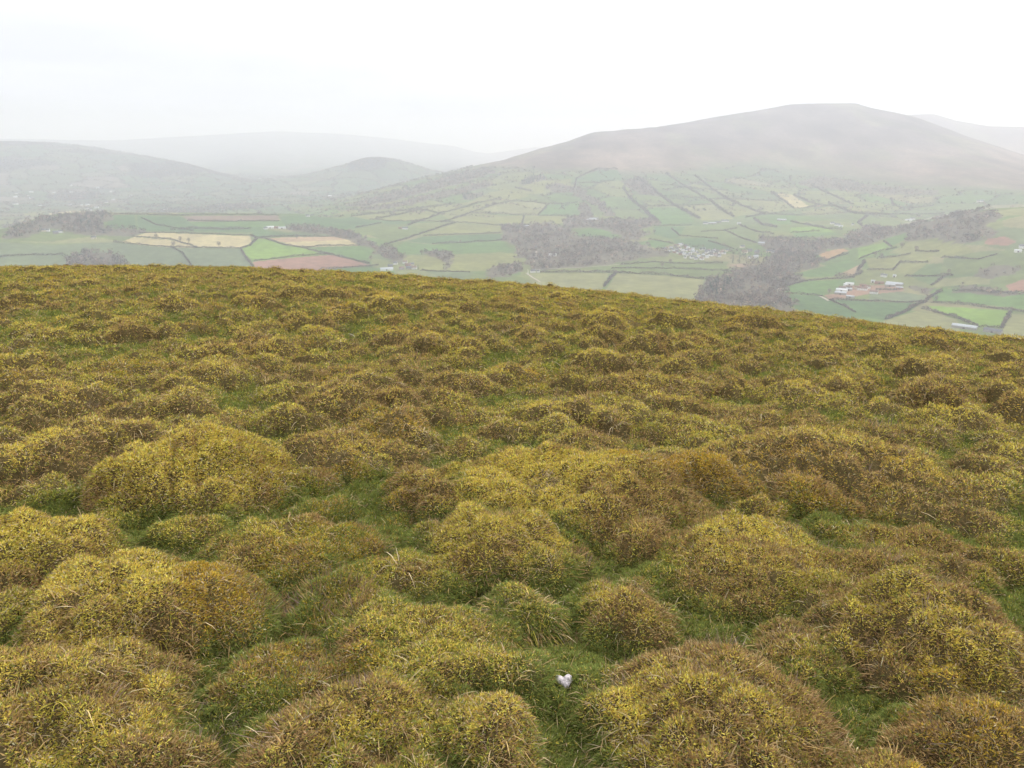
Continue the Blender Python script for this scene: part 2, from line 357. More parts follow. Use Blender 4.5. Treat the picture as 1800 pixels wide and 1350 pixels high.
clump('grass_tuft', 'bleached pale grass tuft drooping at the edge of the green hollow left of the bone', 'grass tuft', 880, 1245, 36, 46, .075, [C_STRAW, C_STRAW*.8], .5, .8, .9, .0014)
clump('grass_tuft', 'small bleached grass tuft on the left hand hummock above the bottom corner', 'grass tuft', 238, 1095, 40, 50, .05, [C_STRAW, C_STRAW*.8], .5, .9, .9, .0014)
# small bleached bone: three knobs grown together
x0, y0, z0, t = BONE; k = 26/F*t
import bmesh
bm = bmesh.new(); bmesh.ops.create_icosphere(bm, subdivisions=5, radius=1)
LB = [(-.30,.10,.06,.20),(-.16,.03,.0,.21),(.27,.05,.10,.26),(.12,.0,.02,.17),(.13,-.24,-.12,.19),(.10,-.16,-.10,.16),(.0,-.02,-.14,.15),(-.36,.20,.10,.11),(.34,-.06,.02,.13)]
for v in bm.verts:      # three worn knobs grown together: march out to the smooth union of the lobes
    d = np.array(v.co); t = np.linspace(0, 1, 160)[:, None]*d
    f = sum(np.exp(-24*(np.linalg.norm(t-np.array(l[:3]), axis=1)-l[3])) for l in LB)
    q = np.nonzero(f > 1)[0]; rr = q[-1]/159 if len(q) else .1
    rr *= 1+.05*math.sin(d[0]*11+d[2]*7)*math.sin(d[1]*9)+.035*math.sin(d[2]*23+d[0]*17)
    v.co = Vector(d)*float(rr)*k*1.1
me = bpy.data.meshes.new('bone'); bm.to_mesh(me); bm.free()
me.polygons.foreach_set('use_smooth', np.ones(len(me.polygons), dtype=bool))
me.materials.append(mat('bleached_bone', (.86, .77, .74), noise=(120, .35, 1.12)))
add('bone', me, 'small bleached pinkish white bone with three knobs lying in the green grass', 'bone', loc=(x0, y0, z0+k*.52))
# ------------------------------------------------------------------ far terrain: profile layers from near to far
TT0 = lambda az: (0.0824+.0252*np.tan(az)) + 2*np.sqrt(np.maximum(1.53*(.001545+.00267*np.tan(az)**2+.00193*np.tan(az)), 1e-6))
LAY = {  # px: (distance, pixel row) or (distance, 'z', height)
 'D': [(0,2000,'z',-348),(1300,2000,'z',-348),(1500,1950,'z',-346),(1650,1850,'z',-345),(1800,1850,'z',-337)],
 'E': [(0,2700,405),(40,2800,394),(80,2950,380),(140,3000,374),(200,3000,375),(520,3000,378),(620,2950,392),(900,2900,402),(1300,2850,405),(1500,2700,416),(1570,2680,404),(1650,2650,388),(1737,2600,369),(1800,2600,365)],
 'E2': [(0,3150,'z',-345),(80,3500,'z',-345),(520,3550,'z',-338),(620,3200,380),(900,3250,383),(1300,3200,385),(1500,3050,395),(1650,3050,'z',-338),(1800,3050,'z',-330)],
 'F': [(0,4000,'z',-348),(420,4000,'z',-346),(520,3850,'z',-346),(600,3800,362),(700,3850,349),(820,3900,331),(940,4000,312),(1040,4200,303),(1200,4400,298),(1400,4600,305),(1600,4300,322),(1800,3900,340)],
 'G': [(0,4700,'z',-348),(420,4700,'z',-348),(520,4400,'z',-346),(600,4300,352),(700,4500,325),(820,4900,295),(880,5150,280),(940,5400,262),(1000,5650,247),(1030,5770,236),(1042,5800,232.5),(1120,6000,226),(1200,6200,215),(1300,6450,199),(1350,6550,190),(1385,6600,183.5),(1395,6610,182.5),(1450,6650,181.5),(1507,6700,182),(1517,6700,186),(1535,6690,190.5),(1600,6600,203),(1700,6400,238),(1800,6200,270)],
 'H': [(0,5300,'z',-348),(420,5300,'z',-348),(520,5400,'z',-348),(600,5300,'z',-346),(700,5500,'z',-342),(820,5900,'z',-332),(940,6500,292),(1040,6900,262),(1200,7400,242),(1390,7800,215),(1510,7900,215),(1600,7900,235),(1700,7700,268),(1800,7500,298)],
 'I': [(0,8300,248),(100,8300,251),(170,8200,259),(250,7900,273),(330,7300,290),(400,6500,312),(440,5950,324),(500,6100,319),(540,6300,309),(600,6400,291),(640,6400,279),(660,6400,277),(700,6400,281),(760,6500,301),(820,6900,310),(900,8000,300),(1040,9000,272),(1500,9000,240),(1560,9000,215),(1600,9200,202),(1640,9200,200),(1680,9200,212),(1740,9200,222),(1800,9200,223)],
 'J': [(0,9800,262),(330,9000,298),(430,7800,'z',-345),(600,8000,'z',-342),(700,8000,'z',-340),(820,8400,'z',-338),(900,9800,290),(1500,10500,258),(1640,10800,225),(1800,10800,242)],
 'K': [(0,13300,244),(200,13300,247),(330,13300,239),(480,13300,231),(600,13300,235),(700,13300,245),(800,13300,257),(830,13000,266),(860,12800,270),(900,12800,264),(940,12800,259),(1040,13300,262),(1500,13300,250),(1800,13300,245)],
}
AZ = np.concatenate([np.radians(np.linspace(-180, -40, 71))[:-1], np.radians(np.linspace(-40, 40, 1000)), np.radians(np.linspace(40, 180, 71))[1:-1]])
def smooth1(v, k=2):
    w = np.hanning(2*k+3)[1:-1]; w /= w.sum(); return np.convolve(np.pad(v, k, mode='edge'), w, 'valid')
def layer(tab):
    a = []; r = []; z = []
    for e in tab:
        if e[2] == 'z': q, _ = az_el(e[0], 239+1400*(-e[3])/e[1]); zz = e[3]
        else: q, sl = az_el(e[0], e[2]); zz = EYE+sl*e[1]
        a.append(float(q)); r.append(e[1]); z.append(float(zz))
    return smooth1(np.interp(AZ, a, r)), smooth1(np.interp(AZ, a, z))
azc = np.clip(AZ, -.62, .62); t0 = TT0(azc)
RL = [np.full(len(AZ), 58.), np.full(len(AZ), 160.), np.full(len(AZ), 420.), np.full(len(AZ), 850.), np.full(len(AZ), 1250.), np.full(len(AZ), 1500.)]
ZL = [base(58*np.sin(AZ), 58*np.cos(AZ))-.8, -(t0+.10)*160, -(t0+.16)*420, np.full(len(AZ), -292.), np.full(len(AZ), -340.), np.full(len(AZ), -347.)]
for k in 'D E E2 F G H I J K'.split():
    r, z = layer(LAY[k]); RL.append(r); ZL.append(z)
RL.append(np.full(len(AZ), 14000.)); ZL.append(ZL[-1]-130)
RL = np.array(RL); ZL = np.array(ZL)
RR = np.concatenate([np.geomspace(58, 1250, 50)[:-1], np.geomspace(1250, 8200, 620)[:-1], np.geomspace(8200, 14000, 60)])
def pchip(xk, yk, x):
    h = np.diff(xk); d = np.diff(yk)/h; m = np.zeros_like(yk)
    w1 = 2*h[1:]+h[:-1]; w2 = h[1:]+2*h[:-1]; s = d[1:]*d[:-1] > 0
    with np.errstate(divide='ignore', invalid='ignore'):
        hm = (w1+w2)/(w1/d[:-1]+w2/d[1:])
    m[1:-1] = np.where(s, hm, 0); m[0] = d[0]; m[-1] = d[-1]
    k = np.clip(np.searchsorted(xk, x)-1, 0, len(xk)-2); t = (x-xk[k])/h[k]
    return ((1+2*t)*(1-t)**2*yk[k] + t*(1-t)**2*h[k]*m[k] + t*t*(3-2*t)*yk[k+1] + t*t*(t-1)*h[k]*m[k+1])
TZ = np.stack([pchip(RL[:, j], ZL[:, j], RR) for j in range(len(AZ))], 1)
AA, RG = np.meshgrid(AZ, RR); FX = RG*np.sin(AA); FY = RG*np.cos(AA)
# boundary between the farmed slope and the open moor, as a distance per azimuth
mb = [(860,292),(960,302),(1050,297),(1180,300),(1250,292),(1330,288),(1400,296),(1480,312),(1560,322),(1650,330),(1800,338)]
def tz(x, y):
    a = np.arctan2(x, y); r = np.hypot(x, y)
    i = np.clip(np.interp(r, RR, np.arange(len(RR))), 0, len(RR)-1.001); j = np.clip(np.interp(a, AZ, np.arange(len(AZ))), 0, len(AZ)-1.001)
    return samp(TZ, i, j)
def at(px, py):
    x, y, z = ray(px, py); q = math.hypot(x, y); r = np.geomspace(1260, 13500, 5000)
    t = r/q; g = EYE+z*t - tz(x*t, y*t); k = int(np.argmax(g < 0))
    if g[k] >= 0: k = int(np.argmin(g))
    return np.array([x*t[k], y*t[k], EYE+z*t[k]]), r[k]
moor_az = []; moor_r = []
for p in mb:
    q, r = at(*p); moor_az.append(math.atan2(q[0], q[1])); moor_r.append(r)
MR = np.interp(AA, moor_az, moor_r)
moor = sstep(-150, 150, RG-MR+120*fbm(FX/300, FY/300, 71, 3))*sstep(moor_az[0]-.03, moor_az[0]+.02, AA)*(RG < 9900)
far = sstep(1300, 2200, RG)
gul = fbm(FX/330, FY/900, 75, 4)
TZ += far*(4*fbm(FX/420, FY/420, 72, 4)*(1-moor) + moor*(7*fbm(FX/500, FY/500, 73, 5)*sstep(250, 150, TZ) - 16*np.abs(gul)*sstep(4300, 5200, RG)*sstep(7000, 5900, RG)) + sstep(5500, 9000, RG)*10*fbm(FX/700, FY/700, 74, 4)*(1-moor))
# ------------------------------------------------------------------ land cover colours, with haze painted into the far land
G0 = (.135, .17, .055); G1 = (.085, .145, .052); G2 = (.20, .205, .07); G3 = (.165, .26, .045); TAN = (.42, .35, .175); RED = (.27, .145, .10)
DUL = (.135, .165, .085); ORG = (.33, .20, .095); PAL = (.215, .215, .09); DK = (.05, .055, .04); G4 = (.105, .18, .05); PNK = (.36, .25, .15)
wxx = FX + 60*fbm(FX/300, FY/300, 81, 2); wyy = FY + 60*fbm(FX/300+9, FY/300, 82, 2)
fid, fed = voronoi((wxx*.8+wyy*.6)*1.0, (-wxx*.6+wyy*.8)*.62, 150., 5)
PALS = np.array([G0, G1, G2, G0, G4, G2, DUL, G0, PAL, G0, G4, (.30, .24, .13)])
TC = PALS[(fid*len(PALS)).astype(int) % len(PALS)]*.55 + np.array(G0)*.45
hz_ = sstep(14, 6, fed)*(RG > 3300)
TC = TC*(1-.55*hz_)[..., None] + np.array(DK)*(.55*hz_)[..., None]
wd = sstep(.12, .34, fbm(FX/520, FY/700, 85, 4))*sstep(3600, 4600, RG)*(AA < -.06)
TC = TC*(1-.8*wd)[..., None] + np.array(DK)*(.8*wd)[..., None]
mh = sstep(-190, 40, TZ + 60*fbm(FX/400, FY/400, 87, 4))
mo = np.array((.205, .150, .112))*(1-mh)[..., None] + np.array((.13, .105, .095))*mh[..., None]
gp = sstep(.15, .5, fbm(FX/260, FY/420, 88, 4)); mo = mo*(1-.5*gp)[..., None] + np.array((.16, .16, .085))*(.5*gp)[..., None]
mo = mo*(1+.8*fbm(FX/150, FY/330, 89, 5))[..., None]
TC = TC*(1-.12*sstep(3600, 5200, RG))[..., None]*(1-sstep(3600, 5200, RG)[..., None]*np.array((.10, .16, -.45)))  # far land darkened and blued with distance, haze tint painted in
TC = TC*(1-moor)[..., None] + mo*moor[..., None]
nearhill = sstep(1400, 1000, RG); TC = TC*(1-nearhill)[..., None] + np.array((.2, .16, .06))*nearhill[..., None]
TWIG = [(.155, .110, .092), (.12, .09, .078), (.19, .13, .095), (.10, .092, .07), (.24, .175, .135)]; EVG = [(.03, .055, .04), (.04, .07, .045)]
MIX = TWIG+TWIG+EVG
WOODS = [  # label, spacing, height, colours, polygon
 ('broad grey brown wood of bare trees in the middle of the valley left of the village', 12, 11, TWIG, [(882,397),(925,397),(960,390),(975,397),(1000,402),(1005,408),(1020,417),(1085,419),(1112,427),(1150,438),(1175,442),(1172,452),(1125,455),(1087,462),(1025,470),(950,475),(922,465),(905,440),(882,415)]),
 ('strip of bare trees along the slope above the central wood', 12, 10, TWIG, [(985,388),(1020,380),(1060,386),(1150,385),(1160,395),(1125,402),(1140,412),(1110,425),(1090,412),(1040,400),(1000,402)]),
 ('large brown wood filling the side valley below and right of the village', 11, 13, TWIG, [(1331,418),(1364,420),(1403,424),(1480,420),(1505,414),(1505,437),(1482,437),(1440,443),(1437,450),(1452,458),(1440,466),(1393,482),(1412,494),(1374,503),(1380,517),(1402,545),(1395,556),(1325,545),(1267,540),(1225,535),(1234,510),(1241,494),(1259,484),(1290,490),(1278,476),(1305,470),(1354,460),(1356,449)]),
 ('wooded hill of bare brown trees at the right edge above the farmland', 12, 12, TWIG, [(1480,418),(1530,398),(1560,402),(1587,403),(1650,381),(1690,371),(1737,369),(1760,383),(1742,390),(1730,397),(1755,410),(1738,419),(1695,425),(1637,422),(1600,424),(1590,411),(1553,421),(1507,437),(1500,430)]),
 ('dark wooded knoll on the left with a farm at its foot', 12, 12, MIX, [(5,418),(12,408),(40,394),(80,381),(140,375),(195,377),(196,385),(180,402),(245,402),(258,409),(230,417),(205,416),(160,415),(110,405),(75,402),(60,416),(22,422)]),
 ('bare tree copse rising just behind the hill brow on the left', 9, 13, TWIG, [(112,466),(118,452),(140,444),(180,443),(208,450),(220,462),(222,480),(112,485)]),
 ('winding belt of bare trees along the stream right of the ploughed field', 9, 10, TWIG, [(507,399),(545,398),(590,403),(620,410),(648,422),(662,434),(690,436),(712,452),(708,462),(690,460),(668,446),(655,438),(632,431),(600,417),(540,409),(512,406)]),
 ('belt of bare trees just above the small white chapel house', 10, 10, TWIG, [(850,480),(868,470),(900,464),(918,460),(918,478),(895,483),(855,492)]),
 ('dark conifer block on the slope under the moor', 13, 14, EVG, [(912,322),(925,312),(958,308),(960,318),(935,322),(918,326)]),
 ('small dark conifer strip on the upper slope left of the conifer block', 13, 13, EVG, [(810,352),(812,344),(850,336),(856,340),(830,350)]),
 ('scattered bare woodland along the foot of the brown moor', 24, 11, TWIG, [(1395,322),(1440,310),(1480,314),(1530,324),(1650,334),(1650,342),(1520,338),(1430,330)]),
 ('bare woodland filling the steep gully on the mountain slope', 13, 10, TWIG, [(1090,318),(1130,312),(1140,320),(1160,345),(1130,342),(1110,335)]),
 ('bare copse among the right hand pastures below the red earth patch', 11, 9, TWIG, [(1705,490),(1725,472),(1755,466),(1790,470),(1795,480),(1765,486),(1735,488)]),
 ('bare trees around the orchard east of the large farm', 12, 9, TWIG, [(1590,505),(1615,500),(1650,508),(1632,520),(1600,516)]),
 ('belt of bare trees along the right hand lane below the wooded hill', 12, 9, TWIG, [(1670,512),(1700,500),(1775,508),(1800,517),(1760,522),(1690,514)]),
 ('hazy bare woodland along the low crest of the mountain spur', 18, 11, MIX, [(600,362),(660,345),(720,330),(800,306),(850,296),(870,304),(800,325),(720,345),(640,364)]),
 ('second hazy belt of bare woodland on the mountain spur', 18, 10, TWIG, [(580,374),(640,366),(740,345),(860,318),(870,325),(760,350),(660,370)]),
 ('grey copse beside the village green at the bottom of the valley', 10, 9, TWIG, [(744,444),(760,440),(785,442),(800,450),(795,462),(788,475),(780,475),(782,460),(755,452)]),
 ('dark evergreen clump inside the brown side valley wood', 11, 15, EVG, [(1246,512),(1262,498),(1283,498),(1282,515),(1270,525),(1252,525)]),
 ('garden trees between the village houses', 17, 9, MIX, [(1282,447),(1300,436),(1330,438),(1358,448),(1352,460),(1305,465),(1278,460)]),
 ('bare garden trees scattered through the crowded village', 24, 7, MIX, [(1162,436),(1190,428),(1230,434),(1280,440),(1282,452),(1240,460),(1200,456),(1165,444)]),
 ('bare wood strip in the first gully right of the conifer block', 12, 9, TWIG, [(958,330),(980,322),(1020,332),(1062,358),(1082,380),(1066,380),(1045,358),(1000,338),(970,338)]),
 ('woodland in front of the white farm high on the slope', 11, 9, TWIG, [(1020,358),(1030,355),(1040,372),(1048,384),(1030,382),(1018,378)]),
]
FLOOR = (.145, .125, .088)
FIELDS = [
 (DUL,[(-20,428),(200,426),(260,433),(345,437),(425,438),(447,470),(447,500),(-20,500)]),
 (PAL,[(20,425),(160,416),(212,424),(200,427),(80,428)]),
 (G1,[(195,378),(235,378),(240,400),(185,404)]),(G1,[(240,379),(318,381),(340,395),(470,398),(470,408),(262,406),(245,400)]),
 ((.21, .15, .11),[(320,380),(490,379),(490,388),(335,390)]),(G4,[(335,390),(490,388),(600,393),(600,402),(500,400),(345,397)]),
 (G1,[(450,404),(560,416),(457,417),(440,414)]),(G1,[(490,382),(617,381),(650,387),(770,391),(670,396),(625,402),(575,404),(500,395)]),
 (TAN,[(235,416),(262,408),(440,415),(443,428),(430,436),(345,435),(330,430),(300,421)]),
 (TAN,[(212,426),(235,417),(300,422),(330,430),(343,436),(300,435),(260,432)]),
 (G3,[(425,437),(452,420),(465,420),(500,431),(535,437),(575,448),(512,453),(450,460),(433,448)]),
 (PNK,[(460,419),(520,417),(590,416),(612,421),(560,424),(500,426)]),(TAN,[(500,426),(560,424),(612,421),(632,432),(535,435),(505,431)]),
 (G4,[(545,435),(632,432),(655,440),(645,458),(620,454),(577,444)]),(RED,[(445,460),(585,448),(617,456),(652,466),(565,474),(520,490),(452,490)]),
 (G4,[(540,480),(585,474),(690,470),(700,490),(540,495)]),
 (G2,[(617,381),(732,367),(690,378),(650,386)]),(G2,[(660,386),(735,369),(775,376),(735,388)]),(G2,[(740,366),(840,352),(775,374)]),
 (G0,[(630,402),(670,392),(712,397),(760,405),(712,421),(680,425),(655,415)]),(G0,[(660,430),(712,424),(712,440),(680,440)]),
 (G2,[(745,415),(800,393),(882,397),(882,411)]),(G1,[(745,416),(882,411),(885,423),(760,429),(712,424)]),(G4,[(690,440),(712,425),(760,430),(885,424),(900,440),(860,445),(700,447)]),
 (G2,[(700,450),(860,446),(910,445),(917,462),(850,477),(740,476),(710,462)]),
 (G2,[(775,376),(840,358),(897,355),(870,365),(800,391)]),(G2,[(800,391),(830,376),(947,379),(917,399)]),(PAL,[(838,372),(897,354),(960,358),(945,379)]),
 (G4,[(962,360),(1015,355),(1020,378),(947,379)]),(G2,[(920,399),(922,381),(1000,380),(990,392)]),
 (G4,[(1005,408),(1040,401),(1090,410),(1085,417),(1020,416)]),
 (PAL,[(931,481),(1070,480),(1060,507),(1040,520),(930,500)]),(PAL,[(1085,480),(1170,485),(1237,491),(1230,528),(1130,540),(1062,512)]),
 (G0,[(1075,470),(1180,458),(1280,460),(1278,477),(1240,489),(1090,478)]),
 (G4,[(1110,428),(1150,421),(1182,428),(1160,437)]),(G4,[(1140,365),(1200,365),(1222,390),(1155,397)]),(G1,[(1012,315),(1055,298),(1085,299),(1097,316),(1060,320)]),
 (G0,[(1110,398),(1215,397),(1330,404),(1330,430),(1285,440),(1185,428),(1130,415)]),(G1,[(1150,398),(1205,398),(1195,416),(1180,420),(1150,412)]),
 (G1,[(1182,420),(1245,418),(1285,438),(1240,440),(1190,432)]),
 (G0,[(1020,378),(1018,356),(1060,354),(1080,380)]),(PAL,[(1202,362),(1250,356),(1290,385),(1235,388)]),(G2,[(1262,356),(1330,372),(1290,382),(1260,362)]),
 (TAN,[(1366,340),(1392,342),(1422,362),(1400,367),(1380,358)]),(PAL,[(1320,352),(1372,354),(1395,368),(1350,374)]),(PAL,[(1406,372),(1460,363),(1488,375),(1420,379)]),
 (G4,[(1350,382),(1400,378),(1390,395),(1355,393)]),(G4,[(1385,404),(1440,404),(1480,412),(1400,418)]),(G3,[(1390,400),(1440,398),(1470,408),(1390,410)]),
 (G2,[(1490,362),(1545,370),(1552,375),(1488,374)]),(G0,[(1515,390),(1560,382),(1590,392),(1520,400)]),
 (G3,[(1507,437),(1555,426),(1568,436),(1510,456)]),(G4,[(1553,421),(1590,410),(1602,415),(1568,433)]),
 (G4,[(1395,482),(1490,456),(1507,464),(1462,486),(1420,487)]),(ORG,[(1437,445),(1482,436),(1491,441),(1450,457)]),(PNK,[(1475,482),(1510,465),(1517,470),(1500,486)]),
 (G4,[(1377,505),(1412,495),(1500,489),(1505,497),(1457,511),(1445,521),(1382,516)]),(G1,[(1381,517),(1443,521),(1458,527),(1503,550),(1505,560),(1400,545)]),
 (G1,[(1462,526),(1525,530),(1620,532),(1600,547),(1557,563),(1505,556),(1503,547)]),(PAL,[(1620,544),(1682,562),(1690,590),(1540,575),(1557,562)]),
 (G3,[(1627,537),(1770,546),(1760,575),(1720,575),(1682,560)]),(PAL,[(1775,552),(1820,553),(1820,602),(1755,590)]),(G4,[(1632,507),(1820,517),(1820,546),(1642,530)]),
 (RED,[(1768,502),(1800,491),(1830,490),(1830,516),(1775,512)]),(DUL,[(1530,517),(1570,511),(1630,520),(1620,531),(1525,529)]),
 (PAL,[(1650,490),(1740,487),(1740,500),(1640,504)]),(G2,[(1600,425),(1690,427),(1720,450),(1660,452),(1560,445)]),(G2,[(1520,455),(1600,445),(1640,455),(1600,485),(1530,475)]),
 (G0,[(1660,455),(1820,440),(1820,485),(1650,485)]),(PAL,[(1740,371),(1800,366),(1820,368),(1820,378),(1760,381)]),(RED,[(1735,420),(1765,416),(1788,425),(1770,432),(1730,430)]),
 ((.30,.18,.12),[(1448,519),(1490,512),(1500,502),(1580,500),(1590,512),(1525,517),(1460,528)]),
 ((.32,.22,.15),[(1275,466),(1310,463),(1350,468),(1320,472)]),
 (TAN,[(85,375),(130,370),(150,372),(100,378)]),(PAL,[(40,375),(80,371),(75,380),(40,382)]),
 (G2,[(585,378),(660,360),(700,352),(690,360),(620,375)]),(PAL,[(628,362),(672,354),(672,359),(630,366)]),
 (G2,[(960,318),(1005,314),(1000,335),(965,335)]),(G2,[(925,322),(960,319),(955,340),(900,345)]),(G2,[(860,338),(900,333),(930,345),(880,356),(820,358)]),
]
WF = []; 
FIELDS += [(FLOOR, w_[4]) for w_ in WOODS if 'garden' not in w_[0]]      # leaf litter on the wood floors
def inpoly(poly, x, y):
    m = np.zeros(x.shape, bool); n = len(poly)
    for k in range(n):
        x1, y1 = poly[k]; x2, y2 = poly[(k+1) % n]
        c = (y1 > y) != (y2 > y)
        with np.errstate(divide='ignore', invalid='ignore'): m ^= c & (x < (x2-x1)*(y-y1)/(y2-y1)+x1)
    return m
rag = lambda x, y: (x+26*fbm(x/38, y/38, 68, 3), y+26*fbm(x/38+5, y/38, 69, 3))
tone = 1+.24*fbm(FX/80, FY/80, 91, 4)+.10*fbm(FX/14, FY/60, 92, 2)
for c, pts in FIELDS:
    w = [at(*p)[0][:2] for p in pts]; w = np.array(w); WF.append(w)
    b = (FX > w[:, 0].min()) & (FX < w[:, 0].max()) & (FY > w[:, 1].min()) & (FY < w[:, 1].max())
    idx = np.nonzero(b.ravel())[0]
    if len(idx) == 0: continue
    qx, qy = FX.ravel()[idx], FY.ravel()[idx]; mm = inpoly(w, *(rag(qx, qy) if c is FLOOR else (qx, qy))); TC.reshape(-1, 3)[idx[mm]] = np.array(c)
fb = sstep(8200, 10800, RG)[..., None]; TC = TC*(1-fb) + np.array((.27, .27, .27))*fb  # farthest hills paled to grey: thicker mist put into their colour
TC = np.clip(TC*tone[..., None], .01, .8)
# terrain meshes: the valley floor with its fields, and the hills beyond
nr, nc = FX.shape; I = np.arange(nr*nc).reshape(nr, nc); In = np.roll(I, -1, 1)
Q = np.stack([I[:-1], In[:-1], In[1:], I[1:]], -1)
Vt = np.stack([FX, FY, TZ], -1).reshape(-1, 3); Ct = TC.reshape(-1, 3)
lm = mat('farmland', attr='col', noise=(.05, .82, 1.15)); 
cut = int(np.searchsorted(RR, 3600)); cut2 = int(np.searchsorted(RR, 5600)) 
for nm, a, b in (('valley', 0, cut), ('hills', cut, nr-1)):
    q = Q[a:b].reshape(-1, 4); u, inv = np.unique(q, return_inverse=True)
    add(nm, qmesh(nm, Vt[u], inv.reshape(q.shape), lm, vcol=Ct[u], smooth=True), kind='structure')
# ------------------------------------------------------------------ woods, hedges, trees
bark = mat('bare_twigs', attr='col', trans=.1)
def crowns(pos, H, Rr, K, cols, rg, conifer=False, lf=.30):
    """K twig clusters in each crown; pos (N,3) at the ground"""
    n = len(pos); d = unit(rg.normal(size=(n, K, 3))); q = rg.random((n, K, 1))**(.45)
    e = d*q
    if conifer:
        tt = rg.random((n, K, 1))**1.3; e = np.concatenate([d[..., :2]*(1-tt)*.95*rg.random((n, K, 1))**.4, tt*2-1], -1)
    hh = H[:, None, None]; rr = Rr[:, None, None]
    c = pos[:, None, :] + np.concatenate([e[..., :2]*rr, e[..., 2:]*hh*.40+hh*.60 if not conifer else (e[..., 2:]*.5+.5)*hh], -1)
    L = (Rr[:, None]*lf*2*rg.uniform(.5, 1.4, (n, K))).ravel()
    D_ = rg.normal(size=(n*K, 3)); D_[:, 2] = np.abs(D_[:, 2])*1.1
    P_ = c.reshape(-1, 3); P_ = P_ - unit(D_)*L[:, None]*.5
    V, Q = kites(P_, D_, L, L*rg.uniform(.28, .5, n*K), rg.uniform(-.25, .25, n*K)[:, None], rg)
    col = np.array(cols)[rg.integers(0, len(cols), n)]*np.exp(rg.normal(size=(n, 1))*.26 + .35*fbm(pos[:, :1]/45, pos[:, 1:2]/45, 66, 3))
    col = np.repeat(col, K, 0)*np.exp(rg.normal(size=(n*K, 1))*.25)
    return V, Q, np.clip(col, .004, .6)
for label, sp, H, cols, poly in WOODS:
    w = np.array([at(*p)[0][:2] for p in poly]); lo, hi = w.min(0), w.max(0)
    sp *= .86; n = int(np.prod(hi-lo)/(sp*sp)*1.15); 
    P2 = lo + rng.random((min(n, 60000), 2))*(hi-lo); P2 = P2[inpoly(w, *rag(P2[:, 0], P2[:, 1]))]
    P2 = P2[rng.random(len(P2)) < 0.60+.9*fbm(P2[:, 0]/55, P2[:, 1]/55, 95, 3)][:7000]
    pos = np.column_stack([P2, tz(P2[:, 0], P2[:, 1])-.3]); h = H*rng.uniform(.5, 1.45, len(pos))
    V, Q, c = crowns(pos, h, h*rng.uniform(.36, .55, len(pos)), 30, cols, rng, conifer=(cols is EVG), lf=.22)
    add('wood', qmesh('wood', V, Q, bark, fcol=c), label, 'wood', kind='stuff')
